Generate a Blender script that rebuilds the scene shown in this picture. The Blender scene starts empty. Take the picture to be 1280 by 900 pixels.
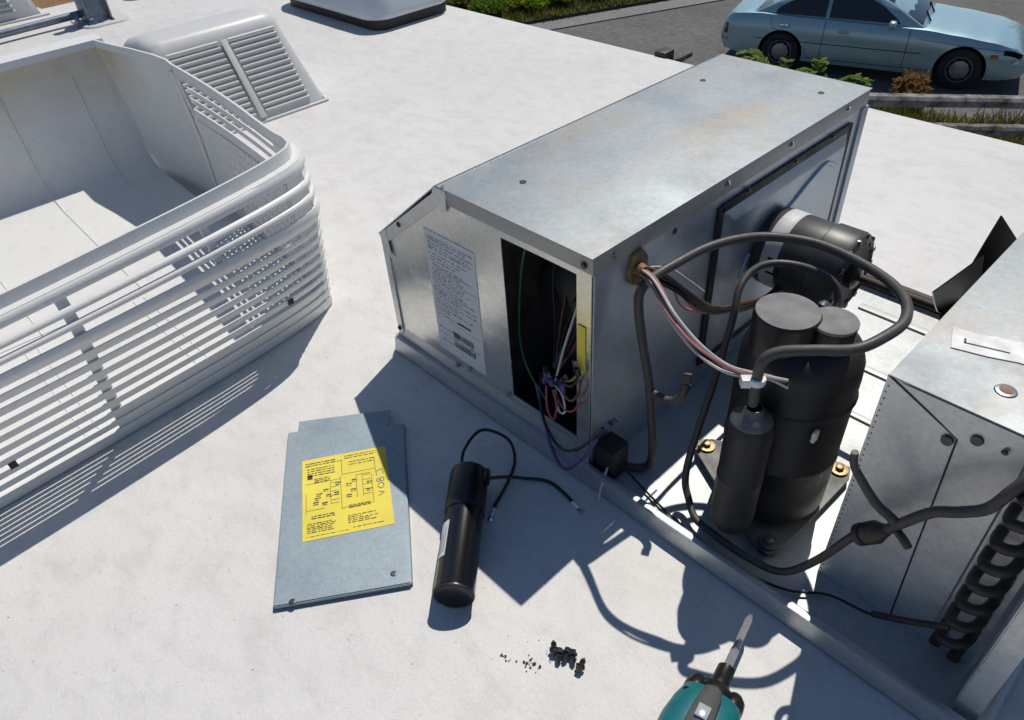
import bpy, bmesh, math, random
from mathutils import Vector, Matrix
random.seed(7)
SC = bpy.context.scene
COL = SC.collection
PI = math.pi
R = math.radians

# ---------------------------------------------------------------- camera, sky, sun, exposure
cam_d = bpy.data.cameras.new('camera'); cam = bpy.data.objects.new('camera', cam_d); COL.objects.link(cam)
cam.location = (0.8542, -0.5096, 0.7700)
cam.rotation_euler = (0.8748, 0.0542, 0.8034)
cam_d.sensor_width = 36.0; cam_d.lens = 925.9 / 1280 * 36.0
cam_d.clip_start = 0.01; cam_d.clip_end = 500
SC.camera = cam
TO_SUN = Vector((-0.2073, 0.572, 1.0)).normalized()
W = bpy.data.worlds.new('World'); SC.world = W; W.use_nodes = True
wn = W.node_tree.nodes; wl = W.node_tree.links
sky = wn.new('ShaderNodeTexSky'); sky.sky_type = 'NISHITA'; sky.sun_disc = False
sky.sun_elevation = math.asin(TO_SUN.z); sky.sun_rotation = math.atan2(TO_SUN.x, TO_SUN.y)
sky.air_density = 1.0; sky.dust_density = 0.1; sky.ozone_density = 5.0
bg = wn['Background']; bg.inputs['Strength'].default_value = 0.062
wl.new(sky.outputs[0], bg.inputs['Color'])
sun_d = bpy.data.lights.new('sun', 'SUN'); sun = bpy.data.objects.new('sun', sun_d); COL.objects.link(sun)
sun_d.energy = 3.2; sun_d.angle = R(0.53); sun_d.color = (1.0, 0.945, 0.86)
sun.rotation_euler = TO_SUN.to_track_quat('Z', 'Y').to_euler(); sun.location = (0, 0, 5)
vs = SC.view_settings
vs.view_transform = 'Standard'; vs.look = 'None'; vs.exposure = 0.19; vs.gamma = 1.0; vs.use_curve_mapping = False

# ---------------------------------------------------------------- materials
MATS = {}
def new_mat(name):
    m = bpy.data.materials.new(name); m.use_nodes = True
    nt = m.node_tree; b = nt.nodes['Principled BSDF']; return m, nt, b
def N(nt, t, **kw):
    n = nt.nodes.new(t)
    for k, v in kw.items():
        if k in n.inputs: n.inputs[k].default_value = v
        else: setattr(n, k, v)
    return n
def ramp(nt, src, stops):
    r = nt.nodes.new('ShaderNodeValToRGB'); e = r.color_ramp.elements
    while len(e) < len(stops): e.new(0.5)
    for i, (p, c) in enumerate(stops):
        e[i].position = p; e[i].color = (c if len(c) == 4 else (*c, 1))
    nt.links.new(src, r.inputs[0]); return r
def mixc(nt, fac, a, b, mode='MIX'):
    m = nt.nodes.new('ShaderNodeMix'); m.data_type = 'RGBA'; m.blend_type = mode
    if isinstance(fac, (int, float)): m.inputs[0].default_value = fac
    else: nt.links.new(fac, m.inputs[0])
    for i, v in ((6, a), (7, b)):
        if isinstance(v, tuple): m.inputs[i].default_value = v if len(v) == 4 else (*v, 1)
        else: nt.links.new(v, m.inputs[i])
    return m.outputs[2]
def objco(nt):
    return nt.nodes.new('ShaderNodeTexCoord').outputs['Object']
def noise(nt, co, scale, detail=4, rough=0.55, stretch=None, dist=0.0):
    if stretch:
        mp = nt.nodes.new('ShaderNodeMapping'); mp.inputs['Scale'].default_value = stretch
        nt.links.new(co, mp.inputs[0]); co = mp.outputs[0]
    n = N(nt, 'ShaderNodeTexNoise', Scale=scale, Detail=detail, Roughness=rough, Distortion=dist)
    nt.links.new(co, n.inputs['Vector']); return n.outputs[0]
def bump(nt, b, h, strength, dist=0.001):
    n = N(nt, 'ShaderNodeBump', Strength=strength, Distance=dist)
    nt.links.new(h, n.inputs['Height']); nt.links.new(n.outputs[0], b.inputs['Normal'])

def simple(name, col, rough=0.5, metal=0.0, var=0.15, scale=40, bumpv=0.0, spec=0.5, coat=0.0):
    m, nt, b = new_mat(name); co = objco(nt)
    n = noise(nt, co, scale, 5)
    d = tuple(c * (1 - var) for c in col); l = tuple(min(1, c * (1 + var)) for c in col)
    r = ramp(nt, n, [(0.3, d), (0.7, l)])
    nt.links.new(r.outputs[0], b.inputs['Base Color'])
    b.inputs['Roughness'].default_value = rough; b.inputs['Metallic'].default_value = metal
    b.inputs['Specular IOR Level'].default_value = spec; b.inputs['Coat Weight'].default_value = coat
    if bumpv: bump(nt, b, noise(nt, co, scale * 3, 4), bumpv)
    MATS[name] = m; return m

def galv(name, base=(0.46, 0.48, 0.50), rough=0.38, metal=0.85, rust=0.0, spangle=210, wav=0.25):
    m, nt, b = new_mat(name); co = objco(nt)
    v = N(nt, 'ShaderNodeTexVoronoi', Scale=spangle); nt.links.new(co, v.inputs['Vector'])
    n1 = noise(nt, co, 9, 5, 0.6); n2 = noise(nt, co, 420, 3)
    c = ramp(nt, v.outputs['Color'], [(0.1, tuple(x * .93 for x in base)), (0.9, tuple(min(1, x * 1.06) for x in base))]).outputs[0]
    c2 = ramp(nt, n1, [(0.30, (0.87, 0.90, 0.92)), (0.55, (1.0, 1.0, 1.0)), (0.75, (1.0, 0.97, 0.94))]).outputs[0]
    c = mixc(nt, 0.7, c, c2, 'MULTIPLY')
    sc_ = ramp(nt, noise(nt, co, 26, 4, .6, (1, 14, 3), 1.5), [(0.655, (0, 0, 0)), (0.69, (.4, .4, .4))]).outputs[0]
    c = mixc(nt, sc_, c, tuple(min(1, x * 1.6) for x in base))
    if rust:
        n3 = noise(nt, co, 5.5, 6, 0.7, (1, 0.35, 1)); f = ramp(nt, n3, [(0.47, (0, 0, 0)), (0.72, (rust, rust, rust))]).outputs[0]
        c = mixc(nt, f, c, (0.42, 0.27, 0.13))
        n4 = noise(nt, co, 70, 5, 0.7); f4 = ramp(nt, n4, [(0.69, (0, 0, 0)), (0.74, (.55, .55, .55))]).outputs[0]
        c = mixc(nt, f4, c, (0.17, 0.15, 0.13))
    nt.links.new(c, b.inputs['Base Color'])
    rr = ramp(nt, n1, [(0.25, (rough * .8,) * 3), (0.75, (min(1, rough * 1.3),) * 3)]).outputs[0]
    nt.links.new(rr, b.inputs['Roughness'])
    b.inputs['Metallic'].default_value = metal
    mx = nt.nodes.new('ShaderNodeMath'); mx.operation = 'MULTIPLY_ADD'
    nt.links.new(n2, mx.inputs[0]); mx.inputs[1].default_value = 0.12
    nw = noise(nt, co, 14, 2); nt.links.new(nw, mx.inputs[2])
    bump(nt, b, mx.outputs[0], wav, 0.004)
    MATS[name] = m; return m

def roof_mat():
    m, nt, b = new_mat('roof_coating'); co = objco(nt)
    n1 = noise(nt, co, 1.3, 6, 0.65); n2 = noise(nt, co, 14, 8, 0.74, (1, 1.7, 1), 0.3); n3 = noise(nt, co, 160, 3)
    c = ramp(nt, n1, [(0.3, (0.64, 0.628, 0.605)), (0.65, (0.71, 0.698, 0.675))]).outputs[0]
    f = ramp(nt, n2, [(0.47, (0, 0, 0)), (0.66, (0.40, 0.40, 0.40))]).outputs[0]
    c = mixc(nt, f, c, (0.47, 0.46, 0.445))
    n5 = noise(nt, co, 75, 3, 0.6, (1, 1.9, 1)); g = ramp(nt, n5, [(0.64, (0, 0, 0)), (0.76, (0.55, 0.55, 0.55))]).outputs[0]
    c = mixc(nt, g, c, (0.33, 0.31, 0.28))
    v = N(nt, 'ShaderNodeTexVoronoi', Scale=42.0, Randomness=1.0); nt.links.new(co, v.inputs['Vector'])
    sp = ramp(nt, v.outputs['Distance'], [(0.035, (0.8, 0.8, 0.8)), (0.065, (0, 0, 0))]).outputs[0]
    gate = ramp(nt, noise(nt, co, 6, 4), [(0.52, (0, 0, 0)), (0.60, (1, 1, 1))]).outputs[0]
    sp = mixc(nt, 1.0, sp, gate, 'MULTIPLY')
    c = mixc(nt, sp, c, (0.12, 0.11, 0.10))
    gr_ = ramp(nt, noise(nt, co, 330, 3, .7), [(0.3, (.90, .90, .90)), (0.7, (1.05, 1.05, 1.05))]).outputs[0]
    c = mixc(nt, 1.0, c, gr_, 'MULTIPLY')
    dm = ramp(nt, noise(nt, co, 2.6, 9, .72, None, .6), [(0.52, (0, 0, 0)), (0.74, (.34, .34, .34))]).outputs[0]
    c = mixc(nt, dm, c, (0.47, 0.445, 0.40))
    nt.links.new(c, b.inputs['Base Color']); b.inputs['Roughness'].default_value = 0.55
    b.inputs['Specular IOR Level'].default_value = 0.35
    mx = nt.nodes.new('ShaderNodeMath'); mx.operation = 'MULTIPLY_ADD'
    nt.links.new(n3, mx.inputs[0]); mx.inputs[1].default_value = 0.35; nt.links.new(n2, mx.inputs[2])
    bump(nt, b, n3, 0.22, 0.0012)
    MATS['roof'] = m
roof_mat()

def plastic_mat(name, base, stain=True):
    m, nt, b = new_mat(name); co = objco(nt)
    n1 = noise(nt, co, 3, 5, .6); n2 = noise(nt, co, 60, 4, .6)
    c = ramp(nt, n1, [(0.3, tuple(x * .93 for x in base)), (0.7, base)]).outputs[0]
    f = ramp(nt, n2, [(0.55, (0, 0, 0)), (0.75, (.22, .22, .22))]).outputs[0]
    c = mixc(nt, f, c, (0.38, 0.36, 0.33))
    if stain:   # yellow ageing along the rear rim, a patch with its own shape
        sx = nt.nodes.new('ShaderNodeSeparateXYZ'); nt.links.new(co, sx.inputs[0])
        mr = N(nt, 'ShaderNodeMapRange'); nt.links.new(sx.outputs[2], mr.inputs[0])
        mr.inputs[1].default_value = 0.18; mr.inputs[2].default_value = 0.285
        mr2 = N(nt, 'ShaderNodeMapRange'); nt.links.new(sx.outputs[0], mr2.inputs[0])
        mr2.inputs[1].default_value = -0.86; mr2.inputs[2].default_value = -0.97
        n3 = noise(nt, co, 14, 5, .65)
        k = nt.nodes.new('ShaderNodeMath'); k.operation = 'MULTIPLY'; nt.links.new(mr.outputs[0], k.inputs[0]); nt.links.new(mr2.outputs[0], k.inputs[1])
        k2 = nt.nodes.new('ShaderNodeMath'); k2.operation = 'MULTIPLY'; nt.links.new(k.outputs[0], k2.inputs[0]); nt.links.new(n3, k2.inputs[1])
        lt = nt.nodes.new('ShaderNodeMath'); lt.operation = 'LESS_THAN'; nt.links.new(sx.outputs[2], lt.inputs[0]); lt.inputs[1].default_value = 0.3035
        k3 = nt.nodes.new('ShaderNodeMath'); k3.operation = 'MULTIPLY'; nt.links.new(k2.outputs[0], k3.inputs[0]); nt.links.new(lt.outputs[0], k3.inputs[1])
        c = mixc(nt, k3.outputs[0], c, (0.50, 0.36, 0.13))
    nt.links.new(c, b.inputs['Base Color']); b.inputs['Roughness'].default_value = 0.42
    bump(nt, b, n2, 0.06, 0.002)
    MATS[name] = m
plastic_mat('shroud_plastic', (0.77, 0.765, 0.74))
plastic_mat('vent_plastic', (0.62, 0.62, 0.60), False)
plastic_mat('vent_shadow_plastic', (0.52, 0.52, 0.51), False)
plastic_mat('hatch_plastic', (0.66, 0.69, 0.72), False)

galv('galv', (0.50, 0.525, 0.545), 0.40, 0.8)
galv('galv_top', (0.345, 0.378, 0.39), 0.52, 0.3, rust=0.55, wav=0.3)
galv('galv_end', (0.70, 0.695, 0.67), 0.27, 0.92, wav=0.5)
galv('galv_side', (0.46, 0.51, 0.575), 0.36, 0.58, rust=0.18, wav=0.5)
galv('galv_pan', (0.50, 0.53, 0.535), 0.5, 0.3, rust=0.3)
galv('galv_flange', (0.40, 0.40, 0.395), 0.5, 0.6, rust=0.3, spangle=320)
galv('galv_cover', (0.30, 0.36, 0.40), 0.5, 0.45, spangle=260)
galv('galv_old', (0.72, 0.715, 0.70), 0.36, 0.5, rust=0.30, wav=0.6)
simple('black_paint', (0.009, 0.009, 0.010), 0.5, 0, .4, 30, 0.15, .3)
simple('black_dusty', (0.024, 0.024, 0.023), 0.62, 0, .5, 25, 0.3, .3)
def dusty_black(name, base, dust, rough):
    m, nt, b = new_mat(name); co = objco(nt)
    f = ramp(nt, noise(nt, co, 18, 7, .7), [(0.42, (0, 0, 0)), (0.75, (.8, .8, .8))]).outputs[0]
    f2 = ramp(nt, noise(nt, co, 120, 4, .6), [(0.45, (0, 0, 0)), (0.7, (1, 1, 1))]).outputs[0]
    c = mixc(nt, mixc(nt, .6, f, f2, 'MULTIPLY'), base, dust)
    f3 = ramp(nt, noise(nt, co, 60, 4, .7), [(0.70, (0, 0, 0)), (0.73, (.6, .6, .6))]).outputs[0]
    c = mixc(nt, f3, c, (0.13, 0.09, 0.06))
    nt.links.new(c, b.inputs['Base Color']); nt.links.new(ramp(nt, f, [(0, (rough,) * 3), (1, (.85,) * 3)]).outputs[0], b.inputs['Roughness'])
    bump(nt, b, noise(nt, co, 160, 4), .25, .001); MATS[name] = m
dusty_black('black_paint', (0.010, 0.010, 0.011), (0.045, 0.042, 0.039), .45)
dusty_black('black_dusty', (0.013, 0.013, 0.013), (0.055, 0.052, 0.048), .5)
dusty_black('insulation', (0.060, 0.052, 0.048), (0.13, 0.12, 0.11), .45)
simple('cap_top', (0.20, 0.20, 0.195), 0.75, 0, .25, 45, 0.2)
simple('black_plastic', (0.012, 0.012, 0.012), 0.30, 0, .3, 60)
simple('cap_black', (0.006, 0.006, 0.007), 0.22, 0, .2, 20, 0, .6)
simple('shade_black', (0.045, 0.042, 0.04), 0.7, 0, .5, 22)
simple('copper_dull', (0.075, 0.058, 0.046), 0.48, 0.35, .45, 40, 0.2)
simple('copper_dark', (0.05, 0.042, 0.036), 0.45, 0.3, .5, 40, 0.2)
simple('brass', (0.36, 0.27, 0.14), 0.5, 0.6, .4, 90)
simple('steel', (0.42, 0.42, 0.43), 0.3, 1.0, .25, 90)
simple('steel_dark', (0.10, 0.10, 0.10), 0.38, .8, .4, 90)
simple('chrome', (0.72, 0.72, 0.74), 0.18, 1.0, .1, 90)
simple('bit_steel', (0.62, 0.62, 0.63), 0.38, 0.75, .15, 200)
simple('motor_grey', (0.055, 0.055, 0.054), 0.42, 0.1, .3, 30, 0.1)
simple('foil', (0.58, 0.58, 0.57), 0.6, 0.05, .12, 120)
simple('paper_white', (0.66, 0.67, 0.69), 0.7, 0, .06, 30)
simple('paper_old', (0.80, 0.78, 0.75), 0.75, 0, .2, 60, .3)
simple('paper_yellow', (0.80, 0.66, 0.08), 0.62, 0, .07, 22)
simple('ink', (0.05, 0.045, 0.03), 0.7)
simple('ink_soft', (0.22, 0.22, 0.25), 0.7)
simple('rubber_brown', (0.22, 0.12, 0.06), 0.6, 0, .35, 80, .3)
simple('wire_black', (0.015, 0.015, 0.016), 0.4)
simple('wire_red', (0.33, 0.06, 0.07), 0.45)
simple('wire_pink', (0.42, 0.17, 0.18), 0.45)
simple('foot_metal', (0.15, 0.15, 0.145), 0.5, 0.5, .35, 40, .2)
simple('wire_white', (0.55, 0.53, 0.50), 0.5)
simple('wire_green', (0.02, 0.14, 0.07), 0.45)
simple('wire_purple', (0.10, 0.06, 0.22), 0.4)
simple('wire_brown', (0.13, 0.06, 0.03), 0.4)
simple('wire_yellow', (0.55, 0.40, 0.03), 0.5)
simple('nylon', (0.75, 0.75, 0.74), 0.45)
simple('teal_plastic', (0.008, 0.135, 0.155), 0.42, 0, .12, 120, .1)
simple('grip_rubber', (0.022, 0.022, 0.023), 0.6, 0, .3, 120, .2)
simple('antenna_grey', (0.17, 0.20, 0.25), 0.45, 0.5, .2, 40)
simple('clamp_black', (0.02, 0.02, 0.02), 0.5)
simple('crumb', (0.035, 0.032, 0.03), 0.8)
simple('rv_wall', (0.62, 0.61, 0.58), 0.4, 0, .06, 4)
simple('tar_and_shade', (0.016, 0.015, 0.015), 0.5)
# outdoors
def ground_mat(name, a, bcol, s, bumpv=.4, c3=None):
    m, nt, b = new_mat(name); co = objco(nt)
    n1 = noise(nt, co, s, 7, .65); n2 = noise(nt, co, s * 18, 4, .7)
    c = ramp(nt, n1, [(0.35, a), (0.65, bcol)]).outputs[0]
    g = ramp(nt, n2, [(0.3, (.65, .65, .65)), (0.7, (1.25, 1.25, 1.25))]).outputs[0]
    c = mixc(nt, 1.0, c, g, 'MULTIPLY')
    if c3:
        f = ramp(nt, noise(nt, co, s * 3, 5, .7), [(0.5, (0, 0, 0)), (0.6, (1, 1, 1))]).outputs[0]
        c = mixc(nt, f, c, c3)
    nt.links.new(c, b.inputs['Base Color']); b.inputs['Roughness'].default_value = 0.85
    bump(nt, b, n2, bumpv, 0.03); MATS[name] = m
ground_mat('asphalt', (0.085, 0.084, 0.082), (0.125, 0.123, 0.12), .5, .2)
ground_mat('dirt', (0.07, 0.05, 0.035), (0.12, 0.085, 0.055), 1.2, .6)
ground_mat('dry_lawn', (0.16, 0.085, 0.03), (0.25, 0.15, 0.05), .6, .6)
ground_mat('verge_soil', (0.030, 0.035, 0.012), (0.07, 0.06, 0.03), 1.2, .6)
ground_mat('gutter', (0.17, 0.165, 0.16), (0.23, 0.225, 0.22), .8, .2)
ground_mat('old_wood', (0.06, 0.055, 0.05), (0.50, 0.48, 0.45), 6.0, .8)
def leaf_mat(name, a, bcol, trans=0.42):
    m, nt, b = new_mat(name)
    oi = nt.nodes.new('ShaderNodeNewGeometry')
    r = ramp(nt, oi.outputs['Random Per Island'], [(0.0, a), (1.0, bcol)])
    nt.links.new(r.outputs[0], b.inputs['Base Color']); b.inputs['Roughness'].default_value = 0.6; b.inputs['Specular IOR Level'].default_value = 0.15
    tr = nt.nodes.new('ShaderNodeBsdfTranslucent'); nt.links.new(r.outputs[0], tr.inputs[0])
    mx = nt.nodes.new('ShaderNodeMixShader'); mx.inputs[0].default_value = trans
    out = nt.nodes['Material Output']
    nt.links.new(b.outputs[0], mx.inputs[1]); nt.links.new(tr.outputs[0], mx.inputs[2]); nt.links.new(mx.outputs[0], out.inputs[0])
    MATS[name] = m
leaf_mat('leaf_green', (0.05, 0.11, 0.010), (0.20, 0.29, 0.025))
leaf_mat('leaf_bright', (0.12, 0.20, 0.010), (0.36, 0.44, 0.03))
leaf_mat('leaf_dark', (0.015, 0.035, 0.010), (0.05, 0.085, 0.02))
leaf_mat('leaf_shaded', (0.006, 0.012, 0.006), (0.02, 0.035, 0.012))
leaf_mat('leaf_rust', (0.16, 0.085, 0.03), (0.36, 0.22, 0.09))
leaf_mat('leaf_olive', (0.08, 0.085, 0.015), (0.20, 0.19, 0.04))
leaf_mat('leaf_tan', (0.20, 0.10, 0.03), (0.34, 0.20, 0.07))
simple('bark', (0.06, 0.045, 0.03), 0.9, 0, .3, 20, .4)
def car_paint():
    m, nt, b = new_mat('car_paint'); co = objco(nt)
    n = noise(nt, co, 700, 2)
    r = ramp(nt, n, [(0.3, (0.29, 0.45, 0.49)), (0.7, (0.38, 0.53, 0.56))])
    nt.links.new(r.outputs[0], b.inputs['Base Color']); b.inputs['Metallic'].default_value = 0.35
    b.inputs['Roughness'].default_value = 0.36; b.inputs['Coat Weight'].default_value = 1.0; b.inputs['Coat Roughness'].default_value = 0.06
    MATS['car_paint'] = m
car_paint()
def glass_dark(name, col, rough):
    m, nt, b = new_mat(name); b.inputs['Base Color'].default_value = (*col, 1); b.inputs['Roughness'].default_value = rough
    b.inputs['Specular IOR Level'].default_value = 0.7; MATS[name] = m
glass_dark('car_glass', (0.006, 0.007, 0.008), 0.03)
simple('tyre', (0.018, 0.018, 0.018), 0.75, 0, .3, 40)
simple('hubcap', (0.26, 0.27, 0.28), 0.35, 0.6, .15, 30)
simple('car_black', (0.008, 0.008, 0.008), 0.9, 0, .2, 40, 0, .05)
simple('rust_and_shade', (0.075, 0.05, 0.038), 0.7, 0, .4, 60, .2)
simple('lamp_red', (0.10, 0.012, 0.012), 0.15)
simple('lamp_amber', (0.40, 0.10, 0.03), 0.2)
simple('lamp_clear', (0.45, 0.48, 0.5), 0.1, .3)
simple('sticker', (0.5, 0.5, 0.5), 0.5)

# ---------------------------------------------------------------- mesh helpers
class MB:
    def __init__(s): s.v = []; s.f = []
    def add(s, vs, fs):
        o = len(s.v); s.v += [tuple(v) for v in vs]; s.f += [tuple(i + o for i in f) for f in fs]; return s
    def box(s, x0, x1, y0, y1, z0, z1, M=None):
        vs = [Vector((x, y, z)) for x in (x0, x1) for y in (y0, y1) for z in (z0, z1)]
        if M is not None: vs = [M @ v for v in vs]
        return s.add(vs, [(0, 1, 3, 2), (4, 6, 7, 5), (0, 4, 5, 1), (2, 3, 7, 6), (0, 2, 6, 4), (1, 5, 7, 3)])
    def prism(s, poly, a, b):     # poly in 3D at a-offset and b-offset vectors
        n = len(poly); A = [Vector(p) + Vector(a) for p in poly]; B = [Vector(p) + Vector(b) for p in poly]
        fs = [tuple(range(n))[::-1], tuple(range(n, 2 * n))] + [(i, (i + 1) % n, n + (i + 1) % n, n + i) for i in range(n)]
        return s.add(A + B, fs)
    def ring_prism(s, outer, inner, a, b):   # frame with hole: same vertex count
        n = len(outer); a = Vector(a); b = Vector(b)
        V = [Vector(p) + a for p in outer] + [Vector(p) + a for p in inner] + [Vector(p) + b for p in outer] + [Vector(p) + b for p in inner]
        fs = []
        for i in range(n):
            j = (i + 1) % n
            fs += [(i, n + i, n + j, j), (2 * n + i, 2 * n + j, 3 * n + j, 3 * n + i), (i, j, 2 * n + j, 2 * n + i), (n + i, 3 * n + i, 3 * n + j, n + j)]
        return s.add(V, fs)
    def tube(s, pts, r, seg=10, sub=6, caps=True):
        P = spline(pts, sub) if sub > 1 else [Vector(p) for p in pts]
        n = len(P); rr = r if isinstance(r, (list, tuple)) else [r] * n
        if len(rr) != n: rr = [rr[0] + (rr[-1] - rr[0]) * i / (n - 1) for i in range(n)]
        T = [(P[min(i + 1, n - 1)] - P[max(i - 1, 0)]).normalized() for i in range(n)]
        u = T[0].orthogonal().normalized(); vs = []
        for i in range(n):
            u = (u - T[i] * u.dot(T[i])).normalized(); w = T[i].cross(u)
            for k in range(seg):
                a = 2 * PI * k / seg; vs.append(P[i] + (u * math.cos(a) + w * math.sin(a)) * rr[i])
        fs = [(i * seg + k, i * seg + (k + 1) % seg, (i + 1) * seg + (k + 1) % seg, (i + 1) * seg + k) for i in range(n - 1) for k in range(seg)]
        if caps: fs += [tuple(range(seg))[::-1], tuple((n - 1) * seg + k for k in range(seg))]
        return s.add(vs, fs)
    def lathe(s, prof, M, seg=24):     # prof: (radius, height) along local z
        n = len(prof); vs = []
        for r, h in prof:
            for k in range(seg):
                a = 2 * PI * k / seg; vs.append(M @ Vector((r * math.cos(a), r * math.sin(a), h)))
        fs = [(i * seg + k, i * seg + (k + 1) % seg, (i + 1) * seg + (k + 1) % seg, (i + 1) * seg + k) for i in range(n - 1) for k in range(seg)]
        fs += [tuple(range(seg))[::-1], tuple((n - 1) * seg + k for k in range(seg))]
        return s.add(vs, fs)
    def sweep(s, rows, close_sec=True, close_path=False):   # rows: list of cross-sections (lists of points)
        n = len(rows); m = len(rows[0]); vs = [p for r in rows for p in r]
        fs = [(i * m + k, i * m + (k + 1) % m, (i + 1) % n * m + (k + 1) % m, (i + 1) % n * m + k)
              for i in range(n if close_path else n - 1) for k in range(m if close_sec else m - 1)]
        if close_sec and not close_path: fs += [tuple(range(m))[::-1], tuple((n - 1) * m + k for k in range(m))]
        return s.add(vs, fs)
    def build(s, name, mat, parent=None, smooth=True, bevel=0.0, sharp=38, seg=2):
        me = bpy.data.meshes.new(name); me.from_pydata(s.v, [], s.f); me.validate()
        bm = bmesh.new(); bm.from_mesh(me)
        bmesh.ops.recalc_face_normals(bm, faces=bm.faces)
        if bevel:
            es = [e for e in bm.edges if len(e.link_faces) == 2 and e.calc_face_angle(0) > 0.5]
            bmesh.ops.bevel(bm, geom=es, offset=bevel, segments=seg, affect='EDGES', profile=0.6, clamp_overlap=True)
        bm.to_mesh(me); bm.free()
        if smooth:
            for p in me.polygons: p.use_smooth = True
            me.set_sharp_from_angle(angle=R(sharp))
        me.materials.append(MATS[mat] if isinstance(mat, str) else mat)
        o = bpy.data.objects.new(name, me); COL.objects.link(o)
        if parent: attach(o, parent)
        return o
def attach(o, parent):
    # geometry is authored in world space; keep it there (mesh parts already sit at the world origin)
    o.parent = parent
    o.matrix_parent_inverse = parent.matrix_basis.inverted() if parent.type == 'EMPTY' else Matrix()
def spline(pts, sub):
    P = [Vector(p) for p in pts]; out = []
    for i in range(len(P) - 1):
        p0 = P[max(i - 1, 0)]; p1 = P[i]; p2 = P[i + 1]; p3 = P[min(i + 2, len(P) - 1)]
        for k in range(sub):
            t = k / sub
            out.append(0.5 * ((2 * p1) + (p2 - p0) * t + (2 * p0 - 5 * p1 + 4 * p2 - p3) * t * t + (3 * p1 - p0 - 3 * p2 + p3) * t ** 3))
    out.append(P[-1]); return out
def frame(origin, zdir, xdir=None):
    z = Vector(zdir).normalized()
    x = (Vector(xdir) - z * Vector(xdir).dot(z)).normalized() if xdir is not None else z.orthogonal().normalized()
    y = z.cross(x); M = Matrix((x, y, z)).transposed().to_4x4(); M.translation = Vector(origin); return M
def tag(o, label, cat=None, group=None):
    o['label'] = label
    if cat: o['category'] = cat
    if group: o['group'] = group
    return o
def kind(o, k): o['kind'] = k; return o
def empty(name, loc, label, cat, group=None):
    o = bpy.data.objects.new(name, None); COL.objects.link(o); o.location = loc; o.empty_display_size = .1
    tag(o, label, cat, group); return o
def screw(name, p, d, r, h, mat, parent, hexa=False):
    m = MB(); m.lathe([(r * 1.5, 0), (r * 1.5, h * .25), (r, h * .3), (r * .95, h * .9), (r * .75, h), (r * .3, h)], frame(p, d), 6 if hexa else 12)
    return m.build(name, mat, parent)
def rectpoly(o, u, v, u0, u1, v0, v1):
    o = Vector(o); u = Vector(u); v = Vector(v)
    return [o + u * u0 + v * v0, o + u * u1 + v * v0, o + u * u1 + v * v1, o + u * u0 + v * v1]
def print_quads(m, o, u, v, rects, n, lift=0.0003):
    for (a, b, c, d) in rects:
        P = rectpoly(o, u, v, a, b, c, d); m.add([p + Vector(n) * lift for p in P], [(0, 1, 2, 3)])

# ================================================================ SETTING
ZG = -3.7
# roof of the motorhome with rolled edges
def make_roof():
    x0, x1, y0, y1 = -3.05, 4.0, -1.15, 1.40; rad = 0.10
    prof = [(y0 - rad, -3.0), (y0 - rad, -rad)]
    prof += [(y0 - rad * math.cos(a), -rad + rad * math.sin(a)) for a in [i * PI / 16 for i in range(1, 9)]]
    prof += [(y0 + (y1 - y0) * i / 8, 0) for i in range(1, 8)]
    prof += [(y1 + rad * math.sin(a), -rad + rad * math.cos(a)) for a in [i * PI / 16 for i in range(0, 9)]]
    prof += [(y1 + rad, -3.0)]
    rows = [[(x, y, z) for y, z in prof] for x in (x0, x0 + .03, -2, -1, 0, 1, 2, 3, x1)]
    rows[0] = [(x0, y, z if z < -.05 else z - 0.03) for y, z in prof]
    m = MB(); m.sweep(rows, close_sec=False)
    n = len(prof); m.f.append(tuple(range(n))); m.f.append(tuple(len(m.v) - n + i for i in range(n)))
    o = m.build('roof', 'roof', None, sharp=50); kind(o, 'structure'); tag(o, 'white coated motorhome roof with grey speckles and a rolled edge')
    return o
roof = make_roof()

g = MB(); g.add([(-400, -400, ZG), (400, -400, ZG), (400, 400, ZG), (-400, 400, ZG)], [(0, 1, 2, 3)])
kind(g.build('ground', 'dirt', smooth=False), 'structure')
KD = Vector((1.58, 3.74, 0)).normalized(); KN = Vector((-KD.y, KD.x, 0)); K0 = Vector((-10.63, 10.234, ZG))
def strip(a, b, l0, l1, z):
    return [K0 + KN * a + KD * l0 + Vector((0, 0, z)), K0 + KN * b + KD * l0 + Vector((0, 0, z)), K0 + KN * b + KD * l1 + Vector((0, 0, z)), K0 + KN * a + KD * l1 + Vector((0, 0, z))]
m = MB(); m.add(strip(0, -16, -60, 120, .006), [(0, 1, 2, 3)]); kind(m.build('road', 'asphalt', smooth=False), 'structure')
m = MB(); m.prism(strip(-.45, .12, -30, 120, 0), (0, 0, .010), (0, 0, .028)); kind(m.build('kerb', 'gutter', smooth=False), 'structure')
m = MB(); m.prism(strip(.12, 60, -8, 120, 0), (0, 0, .0), (0, 0, .09)); kind(m.build('verge', 'verge_soil', smooth=False), 'structure')
m = MB(); m.add([(-70, -40, ZG + .02), (-16.5, -40, ZG + .02), (-15.4, 6.6, ZG + .02), (-70, 30, ZG + .02)], [(0, 1, 2, 3)]); kind(m.build('dry_lawn', 'dry_lawn', smooth=False), 'structure')
# planted strip between the fence and the motorhome
m = MB(); m.add([(-4.6, 3.0, ZG + .015), (8, 3.0, ZG + .015), (8, 13.6, ZG + .015), (-3.9, 10.75, ZG + .015)], [(0, 1, 2, 3)])
kind(m.build('planting_bed', 'dirt', smooth=False), 'structure')

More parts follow.
